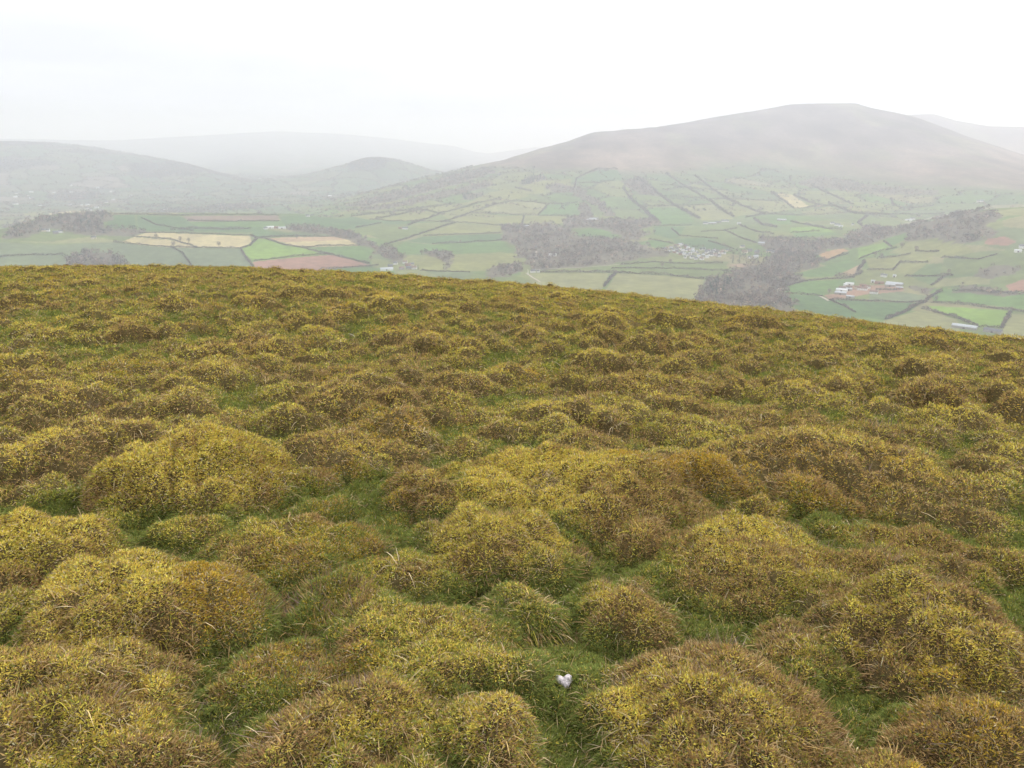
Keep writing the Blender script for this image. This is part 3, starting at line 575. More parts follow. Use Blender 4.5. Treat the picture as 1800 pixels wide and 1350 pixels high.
# hedges: each field boundary is a thing of its own
HEDGES = [
 ('between the two tan stubble fields',[(232,416),(262,418),(300,421),(330,430),(346,436)],2.5),
 ('below the tan stubble fields on the left plateau',[(200,426),(260,432),(345,436),(425,437)],3),
 ('above the larger tan stubble field',[(245,410),(300,409),(380,412),(440,414)],3),
 ('at the right end of the tan stubble field',[(441,414),(452,420),(440,432),(425,437)],5),
 ('crossing the dull green field in front of the left copse',[(0,453),(60,449),(110,447)],3),
 ('down the dull green field right of the left copse',[(300,434),(320,445),(330,458),(338,470)],3),
 ('left edge of the bright green field and ploughed field',[(424,440),(435,457),(447,472)],4),
 ('between the bright green field and the ploughed red field',[(447,459),(512,452),(580,447)],3),
 ('curving above the bright green field',[(450,417),(467,420),(500,431),(532,436),(575,447),(617,456),(650,465)],3),
 ('between the tan strip and the small green field above the ploughed field',[(532,436),(580,432),(632,432)],2.5),
 ('above the pinkish tan strip',[(457,417),(510,416),(560,416),(600,416)],3),
 ('lower edge of the ploughed red field',[(562,475),(620,470),(665,467)],3),
 ('along the top of the left plateau fields',[(200,377),(260,378),(320,379),(400,378),(490,379)],4),
 ('between the dark green plateau fields',[(248,383),(275,396),(320,403),(340,407)],2.5),
 ('along the middle of the left plateau',[(300,405),(345,402),(400,404),(440,402)],5),
 ('under the brown ploughed strip on the plateau',[(330,388),(400,390),(490,389)],2.5),
 ('below the pale green field at the spur foot',[(650,386),(687,389),(732,389),(775,390),(850,394),(917,400)],3),
 ('slanting up from the lone farm to the spur',[(717,397),(745,387),(775,375),(840,357),(880,350)],3),
 ('top edge of the pale green fields on the spur foot',[(617,381),(675,374),(732,367),(800,358)],3),
 ('between two pale green fields on the spur foot',[(660,385),(700,378),(735,369)],2.5),
 ('short one closing the pale green field on the spur',[(732,367),(775,375)],2.5),
 ('diagonal across the spur foot to the tree pair',[(775,391),(830,373),(868,360),(897,354)],3),
 ('slanting down from the spur to the stream belt',[(800,392),(760,405),(712,421),(675,431)],4),
 ('under the brownish green field on the spur foot',[(745,415),(800,413),(880,410)],3),
 ('next below the brownish green field on the spur foot',[(760,429),(820,427),(892,422)],3),
 ('in the green field left of the lone farm',[(625,401),(670,392)],3),
 ('along the road below the hamlet at the brow',[(740,476),(780,478),(825,479)],3),
 ('right of the lone tree pair on the spur',[(897,354),(935,355),(962,360),(1015,357)],4),
 ('short one between the brown and green spur fields',[(962,361),(945,379)],2.5),
 ('long one over the spur above the central wood',[(830,375),(890,377),(947,379),(1000,381)],3),
 ('beside the grey shed above the central wood',[(921,380),(917,398)],4),
 ('between the chapel and the yellow green fields',[(950,479),(1020,479),(1090,480),(1180,485),(1237,491)],5),
 ('up the middle of the yellow green fields near the brow',[(1083,480),(1072,492),(1062,505)],6),
 ('above the yellow green field and below the village meadow',[(1075,472),(1160,472),(1240,475),(1280,477)],3),
 ('along the village meadow',[(1090,466),(1150,461),(1200,464),(1270,463)],2.5),
 ('below the village side of the dark green field',[(1140,421),(1165,425),(1183,429)],3),
 ('slanting across the dark green field above the village',[(1245,424),(1270,432),(1290,438)],2),
 ('on the left of the green field above the village',[(1180,403),(1195,415),(1225,417),(1262,420)],2),
 ('top of the green field above the village',[(1150,397),(1185,397),(1215,396)],3),
 ('running down from the farm row to the evergreen clump',[(1273,405),(1300,418),(1330,428)],2.5),
 ('middle one above the village church trees',[(1232,408),(1270,406),(1295,402)],2),
 ('between the two far green fields behind the village',[(1300,396),(1330,408),(1360,412)],4),
 ('right of the bright pasture behind the village',[(1390,410),(1430,407),(1440,407)],3),
 ('diagonal tree grown one on the left mountain slope',[(1095,330),(1110,352),(1130,368),(1155,388)],7),
 ('diagonal tree grown one in the middle of the mountain slope',[(1120,312),(1150,335),(1175,355),(1205,372),(1230,385)],7),
 ('diagonal one above the long white farm row',[(1170,305),(1200,326),(1225,340),(1250,355),(1290,382)],6),
 ('long diagonal one reaching the grey roofed barn',[(1220,308),(1255,335),(1280,352),(1315,366),(1345,378)],6),
 ('diagonal one left of the tan mountain field',[(1355,338),(1375,352),(1395,366)],5),
 ('diagonal one right of the tan mountain field',[(1395,343),(1420,355),(1440,361),(1465,362)],5),
 ('diagonal one over the right mountain pastures',[(1425,326),(1455,340),(1480,352),(1500,360)],5),
 ('lower diagonal over the right mountain pastures',[(1465,362),(1490,372),(1505,377)],5),
 ('horizontal one in the middle of the mountain pastures',[(1178,346),(1210,348),(1240,350)],5),
 ('horizontal one under the middle mountain pasture',[(1160,362),(1200,362),(1250,360)],3),
 ('horizontal one with lone trees on the left mountain slope',[(1130,363),(1150,363),(1170,364)],4),
 ('wide horizontal one across the mountain foot',[(1310,383),(1345,376),(1400,379),(1455,377),(1500,374),(1550,376)],3),
 ('under the tan mountain field',[(1395,367),(1420,366),(1435,362)],2.5),
 ('upper horizontal one on the mountain pastures',[(1250,350),(1285,350),(1320,352),(1372,354)],3),
 ('across the top mountain pasture',[(1160,326),(1180,326),(1195,329),(1230,333),(1280,335)],3),
 ('field edge under the dark green moorside field',[(1015,322),(1050,322),(1080,317)],3),
 ('left end of the dark green moorside field',[(1010,330),(1013,315),(1030,306)],4),
 ('top of the dark green moorside field',[(1030,306),(1050,298),(1085,298)],6),
 ('in the left moorside pastures',[(905,330),(925,335),(935,337)],6),
 ('behind the grey roofed barn',[(1325,385),(1340,396),(1365,400)],6),
 ('from the barn down to the side valley wood',[(1390,390),(1420,396),(1450,402),(1480,404)],5),
 ('between the far right pasture strips',[(1500,375),(1530,377),(1590,377),(1660,375)],3),
 ('curving pasture edge behind the wooded hill',[(1566,350),(1570,362),(1590,367),(1640,362)],5),
 ('from the white farm down to the side valley',[(1515,398),(1508,392),(1525,380)],4),
 ('left end of the bright pasture beside the side valley wood',[(1510,456),(1535,446),(1560,440),(1575,436)],4),
 ('between two bright pastures by the wooded hill',[(1553,425),(1567,435)],3),
 ('lower edge of the upper right pasture',[(1542,455),(1570,452),(1600,447)],2.5),
 ('in the pastures above the large farm',[(1525,475),(1570,475),(1582,462),(1630,462)],3),
 ('upper one with a round tree in the right pastures',[(1610,442),(1630,443),(1648,443)],5),
 ('long one across the upper right pasture',[(1655,453),(1690,455),(1720,456),(1752,448)],3),
 ('above the large farm toward the right',[(1590,486),(1640,486),(1675,485)],4),
 ('up from the large farm to the copse',[(1637,502),(1650,494),(1662,486)],5),
 ('down the slope right of the large farm',[(1627,530),(1640,520),(1655,512)],8),
 ('long one right across the lower right fields',[(1637,532),(1690,536),(1740,542),(1800,549)],4),
 ('below the large farm over the dark green field',[(1462,527),(1525,530),(1620,532)],3),
 ('left of the dark green field below the large farm',[(1382,516),(1420,519),(1445,521)],2.5),
 ('slanting down from the farm track to the brow',[(1458,528),(1480,537),(1503,549)],3),
 ('between the dark green and the pale field at the brow',[(1557,562),(1590,549),(1610,537),(1627,531)],6),
 ('right edge of the pale field at the brow',[(1620,543),(1650,551),(1682,560),(1718,575)],4),
 ('right of the bright field near the long shed',[(1760,577),(1768,563),(1775,552)],7),
 ('below the bright field near the long shed',[(1722,575),(1745,576),(1762,577)],4),
 ('bordering the bright pasture below the side valley wood',[(1377,505),(1412,495),(1450,491),(1500,489)],4),
 ('between the orange and the green field in the side valley',[(1450,460),(1475,451),(1490,447)],4),
 ('right of the small tan field in the side valley',[(1507,478),(1515,468),(1520,462)],9),
 ('below the small tan field in the side valley',[(1470,486),(1500,487),(1515,480)],7),
 ('above the long shed, from the farmyard wall',[(1680,512),(1740,514),(1800,518)],4),
]
nh = [0]; TREES = []
for i, (lab, pts, wpx) in enumerate(HEDGES):
    w = []
    for (x1, y1), (x2, y2) in zip(pts[:-1], pts[1:]):
        p, q = at(x1, y1)[0][:2], at(x2, y2)[0][:2]
        if np.linalg.norm(p-q) > 900: continue
        k = max(2, int(np.linalg.norm(p-q)/2.2)); w.append(p + (q-p)*np.linspace(0, 1, k)[:, None])
    w = np.vstack(w); w = np.column_stack([w, tz(w[:, 0], w[:, 1])]); r = np.hypot(w[:, 0], w[:, 1]).mean()
    far_ = r > 3150; wm = min(wpx, 9 if far_ else 5.5)*(1.25 if far_ else .9); ht = (3.2 if far_ else 2.2) + (.75 if far_ else .5)*min(wpx, 7); K = 15
    tall = np.clip(.95+1.1*fbm(w[:, 0]/22+i*7, w[:, 1]/22, 97, 3), .3, 2.4)*np.where(np.arange(len(w)) % 47 < 1, 0.2, 1)
    off = rng.normal(size=(len(w), K, 3))*np.array([wm*.32, wm*.32, 0]); off[..., 2] = rng.random((len(w), K))*ht*tall[:, None]*1.15
    P_ = (w[:, None]+off).reshape(-1, 3); n = len(P_); L = rng.uniform(.9, 2.2, n)*(1+.08*wpx)
    D_ = rng.normal(size=(n, 3)); D_[:, 2] = np.abs(D_[:, 2])+.3
    o0 = w[len(w)//2].copy()
    V, Q = kites(P_-o0, D_, L, L*rng.uniform(.3, .5, n), rng.uniform(-.2, .2, n)[:, None])
    c = np.array(TWIG+EVG[:1]+[(.07, .075, .045)])[rng.integers(0, 6, n)]*.9*np.exp(rng.normal(size=(n, 1))*.25)
    add('hedge', qmesh('hedge', V, Q, bark, fcol=c), 'dark bare hedge ' + lab, 'hedge', loc=o0)
    for k in range(len(w)):
        if rng.random() < (.006 if wpx < 3.1 else .02 if wpx < 5.1 else .045)*(2 if r > 3150 else 1): TREES.append((w[k], i))
# single trees: a handful of meshes shared by all copies
def tree_mesh(seed, kind):
    rg = np.random.default_rng(seed); K = 150 if kind else 170
    V, Q, c = crowns(np.zeros((1, 3)), np.array([10.]), np.array([3.6 if not kind else 2.3]), K, EVG if kind else TWIG, rg, conifer=kind, lf=.13)
    tr = []; a = np.linspace(0, 6.283, 7)[:-1]; lev = [(0, .42), (2.5, .32), (5.5, .2), (8.0, .06)]
    for z, r in lev: tr.append(np.column_stack([r*np.cos(a)+.05*z*math.sin(seed), r*np.sin(a), np.full(6, z)]))
    tv = np.vstack(tr); tq = np.array([[k*6+j, k*6+(j+1) % 6, (k+1)*6+(j+1) % 6, (k+1)*6+j] for k in range(3) for j in range(6)])
    bl, bq = blades(np.array([[0, 0, 3.+.4*k] for k in range(10)]), np.column_stack([np.cos(np.arange(10)*2.4), np.sin(np.arange(10)*2.4), np.full(10, .8)]), np.full(10, 4.0 if not kind else 1.5), np.full(10, .14), np.full(10, .1), rg)
    VV = np.vstack([V, tv, bl]); QQ = np.vstack([Q, tq+len(V), bq+len(V)+len(tv)])
    cc = np.vstack([c, np.tile([[.08, .065, .05]], (len(tq)+len(bq), 1))])
    return qmesh('conifer' if kind else 'bare_tree', VV, QQ, bark, fcol=cc)
TM = [tree_mesh(k, False) for k in range(6)]; CM = [tree_mesh(40+k, True) for k in range(3)]
def put_tree(p, h, label, cat, group=None, con=False):
    o = add('conifer' if con else 'bare_tree', (CM if con else TM)[rng.integers(0, 3 if con else 6)], label, cat, group, loc=(p[0], p[1], p[2]-.2), rz=rng.uniform(0, 6.28))
    s = h/10; o.scale = (s*rng.uniform(.85, 1.2), s*rng.uniform(.85, 1.2), s)
SINGLE = [(275,420,'bare tree standing in the left half of the upper tan stubble field'),(317,425,'bare tree by the hedge between the tan stubble fields, left of a pair'),(332,427,'bare tree by the hedge between the tan stubble fields, right of a pair'),
 (385,434,'bare tree standing alone at the lower right of the tan stubble field'),(305,434,'small bare tree at the hedge corner below the tan stubble fields'),(522,420,'bare tree on the hedge above the pinkish tan strip'),
 (741,448,'round bare tree alone in the green field left of the copse'),(1150,412,'tall bare tree by the pale track above the village'),(1164,470,'rounded bare tree in the meadow below the village'),(1178,464,'small bare tree behind the rounded one in the village meadow'),
 (868,362,'dense round tree at the hedge crossing on the mountain spur'),(1610,442,'dark round tree at the left end of the upper right pasture hedge'),(1585,436,'dark tree below the wooded hill in the bright pasture'),(1538,452,'round tree at the corner of the bright pasture by the side valley'),
 (1667,483,'tall bare tree at the hedge above the large farm, leftmost'),(1645,530,'bushy bare tree on the long lower right hedge'),(1457,517,'dark round tree left of the farm sheds'),(652,458,'bushy round tree at the right tip of the ploughed field'),(1549,455,'small tree in the pastures right of the side valley'),
 (938,300,'tiny far tree on the skyline of the mountain spur')]
for px, py, lab in SINGLE:
    p, r = at(px, py); put_tree(p, 14*r/2400+3, lab, 'tree')
for px, py, h, lab in [(208,470,26,'tall dark conifer at the right end of the copse behind the brow'),(1288,462,20,'left of the two tall dark evergreens in front of the village'),(1299,463,24,'right of the two tall dark evergreens in front of the village'),(1338,452,18,'broad dark evergreen between the eastern village houses'),(1348,450,15,'smaller dark evergreen right of the broad one among the village houses'),
   (684,469,12,'dark evergreen left of the brow hamlet'),(735,474,15,'dark evergreen at the right end of the brow hamlet'),(1228,432,10,'dark yew like tree at the top of the village')]:
    p, r = at(px, py); put_tree(p, h, lab, 'conifer', con=True)
rng.shuffle(TREES)
for w, i in TREES[:265]:
    put_tree(w, rng.uniform(6, 11.5), ' '.join(('bare tree in the hedge ' + HEDGES[i][0]).split()[:16]), 'tree', 'bare trees in the hedge ' + HEDGES[i][0])
# evergreen screen inside the large farm
# scattered scrub and hedgerow trees on the distant slopes: one mass nobody could count
xx = rng.uniform(-4200, 4300, 600000); yy = rng.uniform(2500, 8200, 600000); rr_ = np.hypot(xx, yy); aa_ = np.arctan2(xx, yy)
ok = (np.abs(aa_) < .62) & (rr_ > 3250) & (rr_ < 8200); xx, yy, rr_, aa_ = xx[ok], yy[ok], rr_[ok], aa_[ok]
w1 = xx + 60*fbm(xx/300, yy/300, 81, 2); w2 = yy + 60*fbm(xx/300+9, yy/300, 82, 2)
f1, f2 = voronoi((w1*.8+w2*.6), (-w1*.6+w2*.8)*.62, 150., 5)
mr_ = np.interp(aa_, moor_az, moor_r); onmoor = (rr_ > mr_-60) & (aa_ > moor_az[0]-.02)
wood_ = fbm(xx/520, yy/700, 85, 4) > .2
left = (aa_ < -.02)
pr = np.where(left, np.where(f2 < 13, .55, np.where(wood_, .35, .012)), np.where(f2 < 9, .5, np.where(fbm(xx/110, yy/70, 67, 3) > .36, .25, .004)))
pr = np.where(onmoor, .0, pr); pr = np.where((~left) & (rr_ < 3400), 0, pr)
k = rng.random(len(xx)) < pr; xx, yy = xx[k], yy[k]
pos = np.column_stack([xx, yy, tz(xx, yy)-.5]); h = rng.uniform(5, 11, len(pos))
V, Q, c = crowns(pos, h, h*rng.uniform(.4, .75, len(pos)), 9, TWIG+[(.075, .075, .06)], rng, lf=.36)
add('scrub', qmesh('scrub', V, Q, bark, fcol=c), 'hazy bare scrub and hedgerow trees dotted over the far valley sides', 'scrub', kind='stuff')
# ------------------------------------------------------------------ buildings
MATS = {'white': mat('white_render', (.82, .81, .77), noise=(.6, .85, 1.05)), 'cream': mat('cream_render', (.72, .66, .50), noise=(.6, .85, 1.05)), 'stone': mat('grey_stone', (.36, .33, .30), noise=(1, .7, 1.2)),
 'brick': mat('red_brick', (.36, .19, .14), noise=(1, .8, 1.2)), 'slate': mat('slate_roof', (.17, .17, .19), noise=(1, .75, 1.2)), 'tile': mat('brown_tile_roof', (.27, .17, .13), noise=(1, .75, 1.2)),
 'tin': mat('pale_tin_roof', (.58, .60, .62), noise=(.8, .8, 1.1)), 'whiteroof': mat('white_sheet_roof', (.85, .85, .85), noise=(.5, .9, 1.05)), 'pane': mat('dark_window', (.04, .045, .05)), 'dark': mat('dark_timber', (.10, .08, .07), noise=(1, .7, 1.2))}
def box(V, Q, x0, x1, y0, y1, z0, z1):
    b = len(V); V += [(x0,y0,z0),(x1,y0,z0),(x1,y1,z0),(x0,y1,z0),(x0,y0,z1),(x1,y0,z1),(x1,y1,z1),(x0,y1,z1)]
    Q += [[b+i for i in f] for f in ((0,3,2,1),(4,5,6,7),(0,1,5,4),(1,2,6,5),(2,3,7,6),(3,0,4,7))]
CACHE = {}
def parts_of(L, Wd, H, wall, roof, kind):
    key = (round(L, 1), round(Wd, 1), round(H, 1), wall, roof, kind)
    if key in CACHE: return CACHE[key]
    rise = Wd*(.42 if kind == 'house' else .22); l, w = L/2, Wd/2
    V = [(-l,-w,-2),(l,-w,-2),(l,w,-2),(-l,w,-2),(-l,-w,H),(l,-w,H),(l,w,H),(-l,w,H),(-l,0,H+rise),(l,0,H+rise)]
    Q = [(0,1,5,4),(2,3,7,6)]; T = [(1,2,6,9,5),(3,0,4,8,7)]
    me = bpy.data.meshes.new('wall'); me.from_pydata(V, [], Q+T); me.materials.append(MATS[wall]); res = [('wall', me)]
    e = .35; t = .22; V = []; Q = []
    for s in (-1, 1):
        b = len(V); dz = e*rise/w
        V += [(-l-e, s*(w+e), H-dz+.02), (l+e, s*(w+e), H-dz+.02), (l+e, 0, H+rise+.02), (-l-e, 0, H+rise+.02)]
        V += [(a, b_, c+t) for a, b_, c in V[b:b+4]]
        Q += [[b+i for i in f] for f in ((0,3,2,1),(4,5,6,7),(0,1,5,4),(1,2,6,5),(3,0,4,7))]
    res.append(('roof', qmesh('roof', V, Q, MATS[roof])))
    if kind == 'house':
        V = []; Q = []; box(V, Q, l-1.3, l-.4, -.5, .5, H+rise*.6, H+rise+1.1); res.append(('chimney', qmesh('chimney', V, Q, MATS[wall])))
        V = []; Q = []; n = max(2, int(L/3.2))
        for k in range(n):
            for zz in (1.0, 3.4):
                V = []; Q = []
                if zz+1.2 < H: box(V, Q, -l+L*(k+.5)/n-.45, -l+L*(k+.5)/n+.45, -w-.03, -w+.05, zz, zz+1.1); res.append(('window', qmesh('window', V, Q, MATS['pane'])))
    else:
        V = []; Q = []; box(V, Q, -1.8, 1.8, -w-.04, -w+.06, -.5, min(3.2, H-.3)); res.append(('door', qmesh('door', V, Q, MATS['dark'])))
    CACHE[key] = res; return res
def building(px, py, wpx, label, group=None, wall='white', roof='slate', kind='house', rot=None, deep=None, tall=None):
    p, r = at(px, py); L = max(7., round(wpx/F*r*1.02*2)/2)
    Wd = deep or (min(8., max(5.5, L*.6)) if kind == 'house' else min(14., max(7., L*.45))); H = tall or (5.0 if kind == 'house' else 4.2)
    e = bpy.data.objects.new('house' if kind == 'house' else 'barn', None); S.collection.objects.link(e)
    e.location = (p[0], p[1], float(tz(np.array([p[0]]), np.array([p[1]]))[0])); az = math.atan2(p[0], p[1])
    e.rotation_euler = (0, 0, -az + (rng.uniform(-.5, .5) if rot is None else rot)); e['label'] = label; e['category'] = 'house' if kind == 'house' else 'barn'
    if group: e['group'] = group
    pr = {}
    for nm, me in parts_of(L, Wd, H, wall, roof, kind):
        pr[nm] = add(nm, me, parent=pr['roof'] if nm == 'chimney' else pr['wall'] if nm in ('window', 'door') else e)
Z6 = lambda X, Y: (1150+X/7.2, 420+Y/7.2)
g = 'small houses packed in the village at the valley bottom'
for X, Y, w in [(130,135,40),(165,130,34),(215,130,40),(265,100,40),(325,88,50),(350,80,34),(300,98,34),(400,105,44),(430,125,40),(320,137,40),(240,152,36),(290,142,36),(360,160,40),(400,158,40),(450,150,40),(490,178,44),(530,180,40),(480,163,36),(350,190,44),(380,206,44),(330,202,40),(420,215,40),(300,185,36),(630,140,36),(720,192,40),(760,150,36),(800,165,36),(770,215,44),(700,212,40),(560,235,44),(620,225,44),(530,266,44),(600,266,54),(920,160,44)]+[(float(a_), float(b_), 36) for a_, b_ in zip(np.linspace(150, 860, 22), 150+34*np.sin(np.arange(22)*2.3)+np.linspace(0, 45, 22))]:
    wl = ['white', 'white', 'white', 'cream', 'brick', 'stone'][rng.integers(0, 6)]
    building(*Z6(X, Y), w/7.2*.95, 'small pale house in the crowded village below the green field', g, wl, ['slate', 'slate', 'tile', 'tin'][rng.integers(0, 4)])
for X, Y, w, wl, rf, lab in [(675,170,62,'white','slate','bright white house at the centre of the village, broadest white front there'),(740,172,44,'white','slate','bright white house just right of the broadest white village front'),(485,245,62,'white','slate','long white cottage at the lower edge of the village'),(390,245,28,'white','slate','small white cottage at the lower left edge of the village'),(850,188,62,'white','tile','white house with a long front at the right end of the village rows'),(890,192,24,'white','slate','narrow white gable right of the long village front'),(820,228,44,'white','slate','white cottage at the lower right of the village rows'),(670,242,44,'white','tin','pale cottage at the bottom middle of the village rows'),
   (1115,112,54,'cream','slate','cream house at the upper end of the eastern village'),(1145,180,64,'cream','tile','large cream gabled house left among the eastern village trees'),(1210,160,54,'stone','slate','grey stone house in the middle of the eastern village'),(1355,70,74,'stone','tin','long grey roofed building in front of the upper village wood'),(1300,182,54,'stone','slate','grey stone house left of the broad evergreen'),(1455,172,64,'cream','slate','cream house right of the broad evergreen'),(1500,184,26,'white','slate','small white house at the right end of the eastern village'),(1205,247,40,'white','slate','white cottage below the large cream gabled house'),(1285,240,54,'white','tin','white house with a pale roof lowest in the eastern village')]:
    building(*Z6(X, Y), w/7.2, lab, None, wl, rf)
Z7 = lambda X, Y: (1440+X/9, 470+Y/9)
for X, Y, w, wl, rf, kd, lab in [(480,278,110,'white','whiteroof','barn','white roofed shed at the top of the large farm'),(408,302,46,'white','whiteroof','house','small white building left of the white roofed farm shed'),(365,335,100,'stone','tile','barn','brown roofed barn below the white farm shed'),(355,378,150,'white','whiteroof','barn','long low white roofed shed in the large farm'),(470,365,84,'stone','tin','barn','grey shed right of the long low white farm shed'),(335,425,160,'stone','tin','barn','wide grey roofed barn lowest in the large farm yard'),(470,325,92,'stone','tile','barn','brown shed beside the brown roofed barn'),
   (592,340,66,'cream','tile','house','cream house left of the big white farmhouse'),(680,360,135,'white','tile','house','big white farmhouse with a brown roof in the large farm'),(772,332,64,'white','tile','house','white wing right of the big white farmhouse'),(690,300,96,'brick','tile','barn','reddish brown range behind the big white farmhouse'),(850,236,54,'white','tin','barn','small pale shed behind the reddish farm range'),(950,258,120,'brick','tile','barn','long reddish shed at the back of the large farm'),(1190,280,220,'stone','tin','barn','longest grey roofed barn at the right of the large farm'),(1120,300,130,'stone','tin','barn','shorter grey barn in front of the longest farm barn'),(1265,345,92,'brick','tin','barn','reddish shed at the right end of the large farm'),(862,416,110,'white','tile','house','white bungalow below the big white farmhouse'),(490,484,110,'stone','tin','barn','low grey shed beside the farm track'),
   (1000,145,50,'white','slate','house','white cottage above the large farm, leftmost of three'),(1048,155,40,'white','slate','house','white cottage wing above the large farm, middle of three'),(1190,150,34,'white','tin','barn','tiny white shed above the large farm, rightmost of three')]:
    building(*Z7(X, Y), w/9, lab, None, wl, rf, kd, rot=rng.uniform(-.25, .1))
for px, py, w, wl, rf, kd, lab in [
   (971,450,14,'white','whiteroof','barn','long white shed alone in the central wood clearing'),(937,479,9,'white','slate','house','small white gabled house at the crossroads near the brow'),(946,479,5,'white','slate','house','white outbuilding right of the gabled house at the crossroads'),(940,437,6,'stone','slate','house','grey house at the top of the track in the central wood'),
   (925,399,10,'stone','tin','barn','small grey shed on the upper edge of the central wood'),(1044,386,15,'white','tin','barn','pale roofed farm building high above the central wood, right of two'),(1031,388,12,'stone','tin','barn','pale roofed farm building high above the central wood, left of two'),
   (1240,394,8,'white','slate','house','white cottage at the left end of the farm row'),(1252,394,12,'stone','tin','barn','grey barn in the middle of the farm row'),(1262,392,10,'stone','slate','barn','grey shed right in the farm row'),(1271,390,6,'white','slate','house','white farmhouse at the right of the row, left of a pair'),(1278,390,6,'white','slate','house','white farmhouse at the right of the row, right of a pair'),(1299,394,6,'white','tin','barn','small white shed right of the farm row'),
   (1374,388,14,'stone','tin','barn','grey roofed barn alone in the dark green mountain foot field'),(1463,394,6,'white','slate','house','white house left in the mountain foot farm'),(1472,397,9,'white','slate','house','broad white house in the mountain foot farm'),(1478,399,6,'white','tin','barn','white shed right in the mountain foot farm'),(1499,396,4,'white','slate','house','tiny white cottage right of the mountain foot farm'),
   (1597,388,10,'white','tin','barn','pale farm building left behind the wooded hill'),(1604,386,7,'white','slate','house','white house right behind the wooded hill'),(1720,355,5,'white','slate','house','tiny white house left of a pair above the wooded hill'),(1726,355,5,'white','slate','house','tiny white house right of a pair above the wooded hill'),
   (1797,436,9,'white','slate','house','white house at the right edge of the photo in the pasture'),(1789,443,9,'white','whiteroof','barn','white roofed shed below the white house at the right edge'),(1695,577,34,'stone','tin','barn','long pale roofed shed on the brow at the far right'),(1745,584,24,'stone','slate','barn','grey shed right of the long pale roofed shed on the brow'),
   (680,475,22,'white','tin','barn','broad pale roofed barn at the left of the brow hamlet'),(695,465,7,'white','slate','house','white house at the top left of the brow hamlet'),(712,463,8,'white','tile','house','white house at the top middle of the brow hamlet'),(717,468,9,'brick','tile','house','brick house in the middle of the brow hamlet'),(723,467,9,'cream','slate','house','cream house in the middle right of the brow hamlet'),(719,473,9,'stone','slate','house','stone house at the bottom of the brow hamlet'),(728,473,9,'white','tile','house','white house at the bottom right of the brow hamlet'),(686,470,8,'stone','slate','house','stone house behind the broad barn in the brow hamlet'),(706,474,9,'stone','tile','house','tile roofed house right of the broad barn in the brow hamlet'),
   (712,403,10,'white','slate','house','white farmhouse alone under trees at the spur foot'),(704,402,7,'brick','tile','barn','brick barn left of the lone spur farmhouse'),
   (467,403,6,'white','slate','house','white cottage at the left end of the plateau farm'),(475,401,12,'white','whiteroof','barn','long white roofed shed in the plateau farm'),(486,401,10,'brick','tile','barn','reddish barn in the middle of the plateau farm'),(496,402,12,'white','tin','barn','pale shed at the right of the plateau farm'),(541,381,6,'white','slate','house','small white house beyond the plateau on the valley floor'),
   (77,407,6,'cream','slate','house','cream house left in the farm under the wooded knoll'),(84,407,6,'white','slate','house','white house in the farm under the wooded knoll'),(98,411,7,'stone','slate','house','grey house lower left in the farm under the wooded knoll'),(107,409,6,'white','slate','house','white house at the right of the farm under the wooded knoll'),(165,420,7,'cream','slate','house','pale cottage behind the trees left of the tan field'),
   (580,345,6,'white','whiteroof','barn','pale shed far up the hazy valley')]:
    building(px, py, w, lab, None, wl, rf, kd, rot=rng.uniform(-.3, .3))
Z8 = lambda X, Y: (X/6, 330+Y/6)
for px, py in [Z8(*q) for q in ((180,62),(300,87),(330,50),(330,112),(170,107),(150,177),(750,54),(1170,47),(1040,14),(1118,159),(740,185),(860,192),(925,187),(915,227),(945,245),(1020,217),(1068,242),(1745,234))]+[(27,347),(55,349),(125,327),(172,331),(457,314),(30,360),(70,362),(230,345),(95,340),(200,352)]:
    building(px, py, rng.uniform(3.5, 6), 'tiny white building in the hazy far valley on the left', 'white buildings dotted over the hazy far valley', 'white', ['slate', 'whiteroof', 'tin'][rng.integers(0, 3)])
# thin white chimney like tower beside the crossroads house
p, r = at(928, 483); V = []; Q = []
a = np.linspace(0, 6.283, 9)[:-1]
tv = np.vstack([np.column_stack([q*np.cos(a), q*np.sin(a), np.full(8, z)]) for z, q in ((-1, 1.1), (8, .9), (13, .75), (13, 1.0), (13.6, 1.0), (13.6, .1))])
tq = np.array([[k*8+j, k*8+(j+1) % 8, (k+1)*8+(j+1) % 8, (k+1)*8+j] for k in range(5) for j in range(8)])
add('tower', qmesh('tower', tv, tq, MATS['white']), 'thin pale tower beside the white gabled house at the crossroads', 'tower', loc=tuple(p))
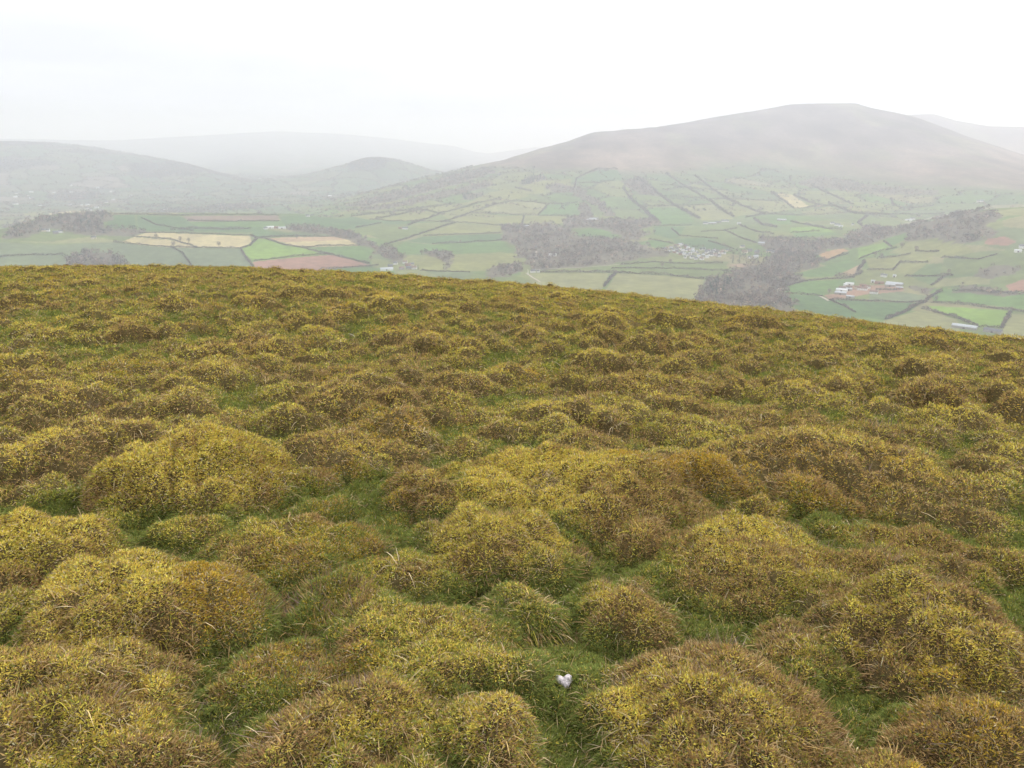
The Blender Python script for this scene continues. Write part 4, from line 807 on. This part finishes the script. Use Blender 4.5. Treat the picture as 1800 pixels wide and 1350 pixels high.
# evergreen windbreak at the farm
p0, _ = at(*Z7(900, 375)); p1, _ = at(*Z7(1215, 378)); w = p0[:2]+(p1-p0)[:2]*np.linspace(0, 1, 14)[:, None]
pos = np.column_stack([w-w.mean(0), tz(w[:, 0], w[:, 1])-p0[2]]); V, Q, c = crowns(pos, rng.uniform(7, 9, 14), np.full(14, 2.6), 60, EVG, rng, lf=.25)
add('windbreak', qmesh('windbreak', V, Q, bark, fcol=c), 'dense dark evergreen windbreak in front of the longest farm barn', 'hedge', loc=(*w.mean(0), p0[2]))
# lanes
def lane(pts, wd, name='lane'):
    w = []
    for a_, b_ in zip(pts[:-1], pts[1:]):
        p, q = at(*a_)[0][:2], at(*b_)[0][:2]; w.append(p+(q-p)*np.linspace(0, 1, 24)[:-1, None])
    w = np.vstack(w); t = np.gradient(w, axis=0); nrm = unit(np.column_stack([-t[:, 1], t[:, 0]]))
    a_, b_ = w-nrm*wd/2, w+nrm*wd/2
    V = np.vstack([np.column_stack([a_, tz(a_[:, 0], a_[:, 1])+.35]), np.column_stack([b_, tz(b_[:, 0], b_[:, 1])+.35])]); n = len(w)
    Q = np.array([[i, i+1, n+i+1, n+i] for i in range(n-1)])
    add(name, qmesh(name, V, Q, lanem), kind='structure')
lanem = mat('pale_track', (.46, .40, .33), noise=(.3, .8, 1.1))
lane([(943,440),(942,450),(938,461)], 6); lane([(1440,520),(1450,525),(1457,529)], 6); lane([(925,480),(935,487),(950,496)], 5)
lane([(1590,393),(1640,382),(1680,374)], 4); lane([(940,474),(1040,469),(1100,464)], 3.5)
# ------------------------------------------------------------------ the air
hv = 14400; zb = float(min(Vt[:, 2].min(), -360))-1.5; ztp = float(max(Vt[:, 2].max(), 30))+6
V = []; Q = []; box(V, Q, -hv, hv, -hv, hv, zb, ztp)
hm = bpy.data.materials.new('hazy_air'); hm.use_nodes = True; t = hm.node_tree
for q in list(t.nodes): t.nodes.remove(q)
o = t.nodes.new('ShaderNodeOutputMaterial'); pv = t.nodes.new('ShaderNodeVolumePrincipled')
pv.inputs['Color'].default_value = (.90, .915, 1, 1); pv.inputs['Absorption Color'].default_value = (1, 1, 1, 1); pv.inputs['Density'].default_value = HAZE; pv.inputs['Anisotropy'].default_value = .35
pv.inputs['Density Attribute'].default_value = ''
t.links.new(pv.outputs[0], o.inputs['Volume'])
add('haze', qmesh('haze', V, Q, hm), 'pale grey haze filling the valley and veiling the far hills', 'haze', kind='stuff')
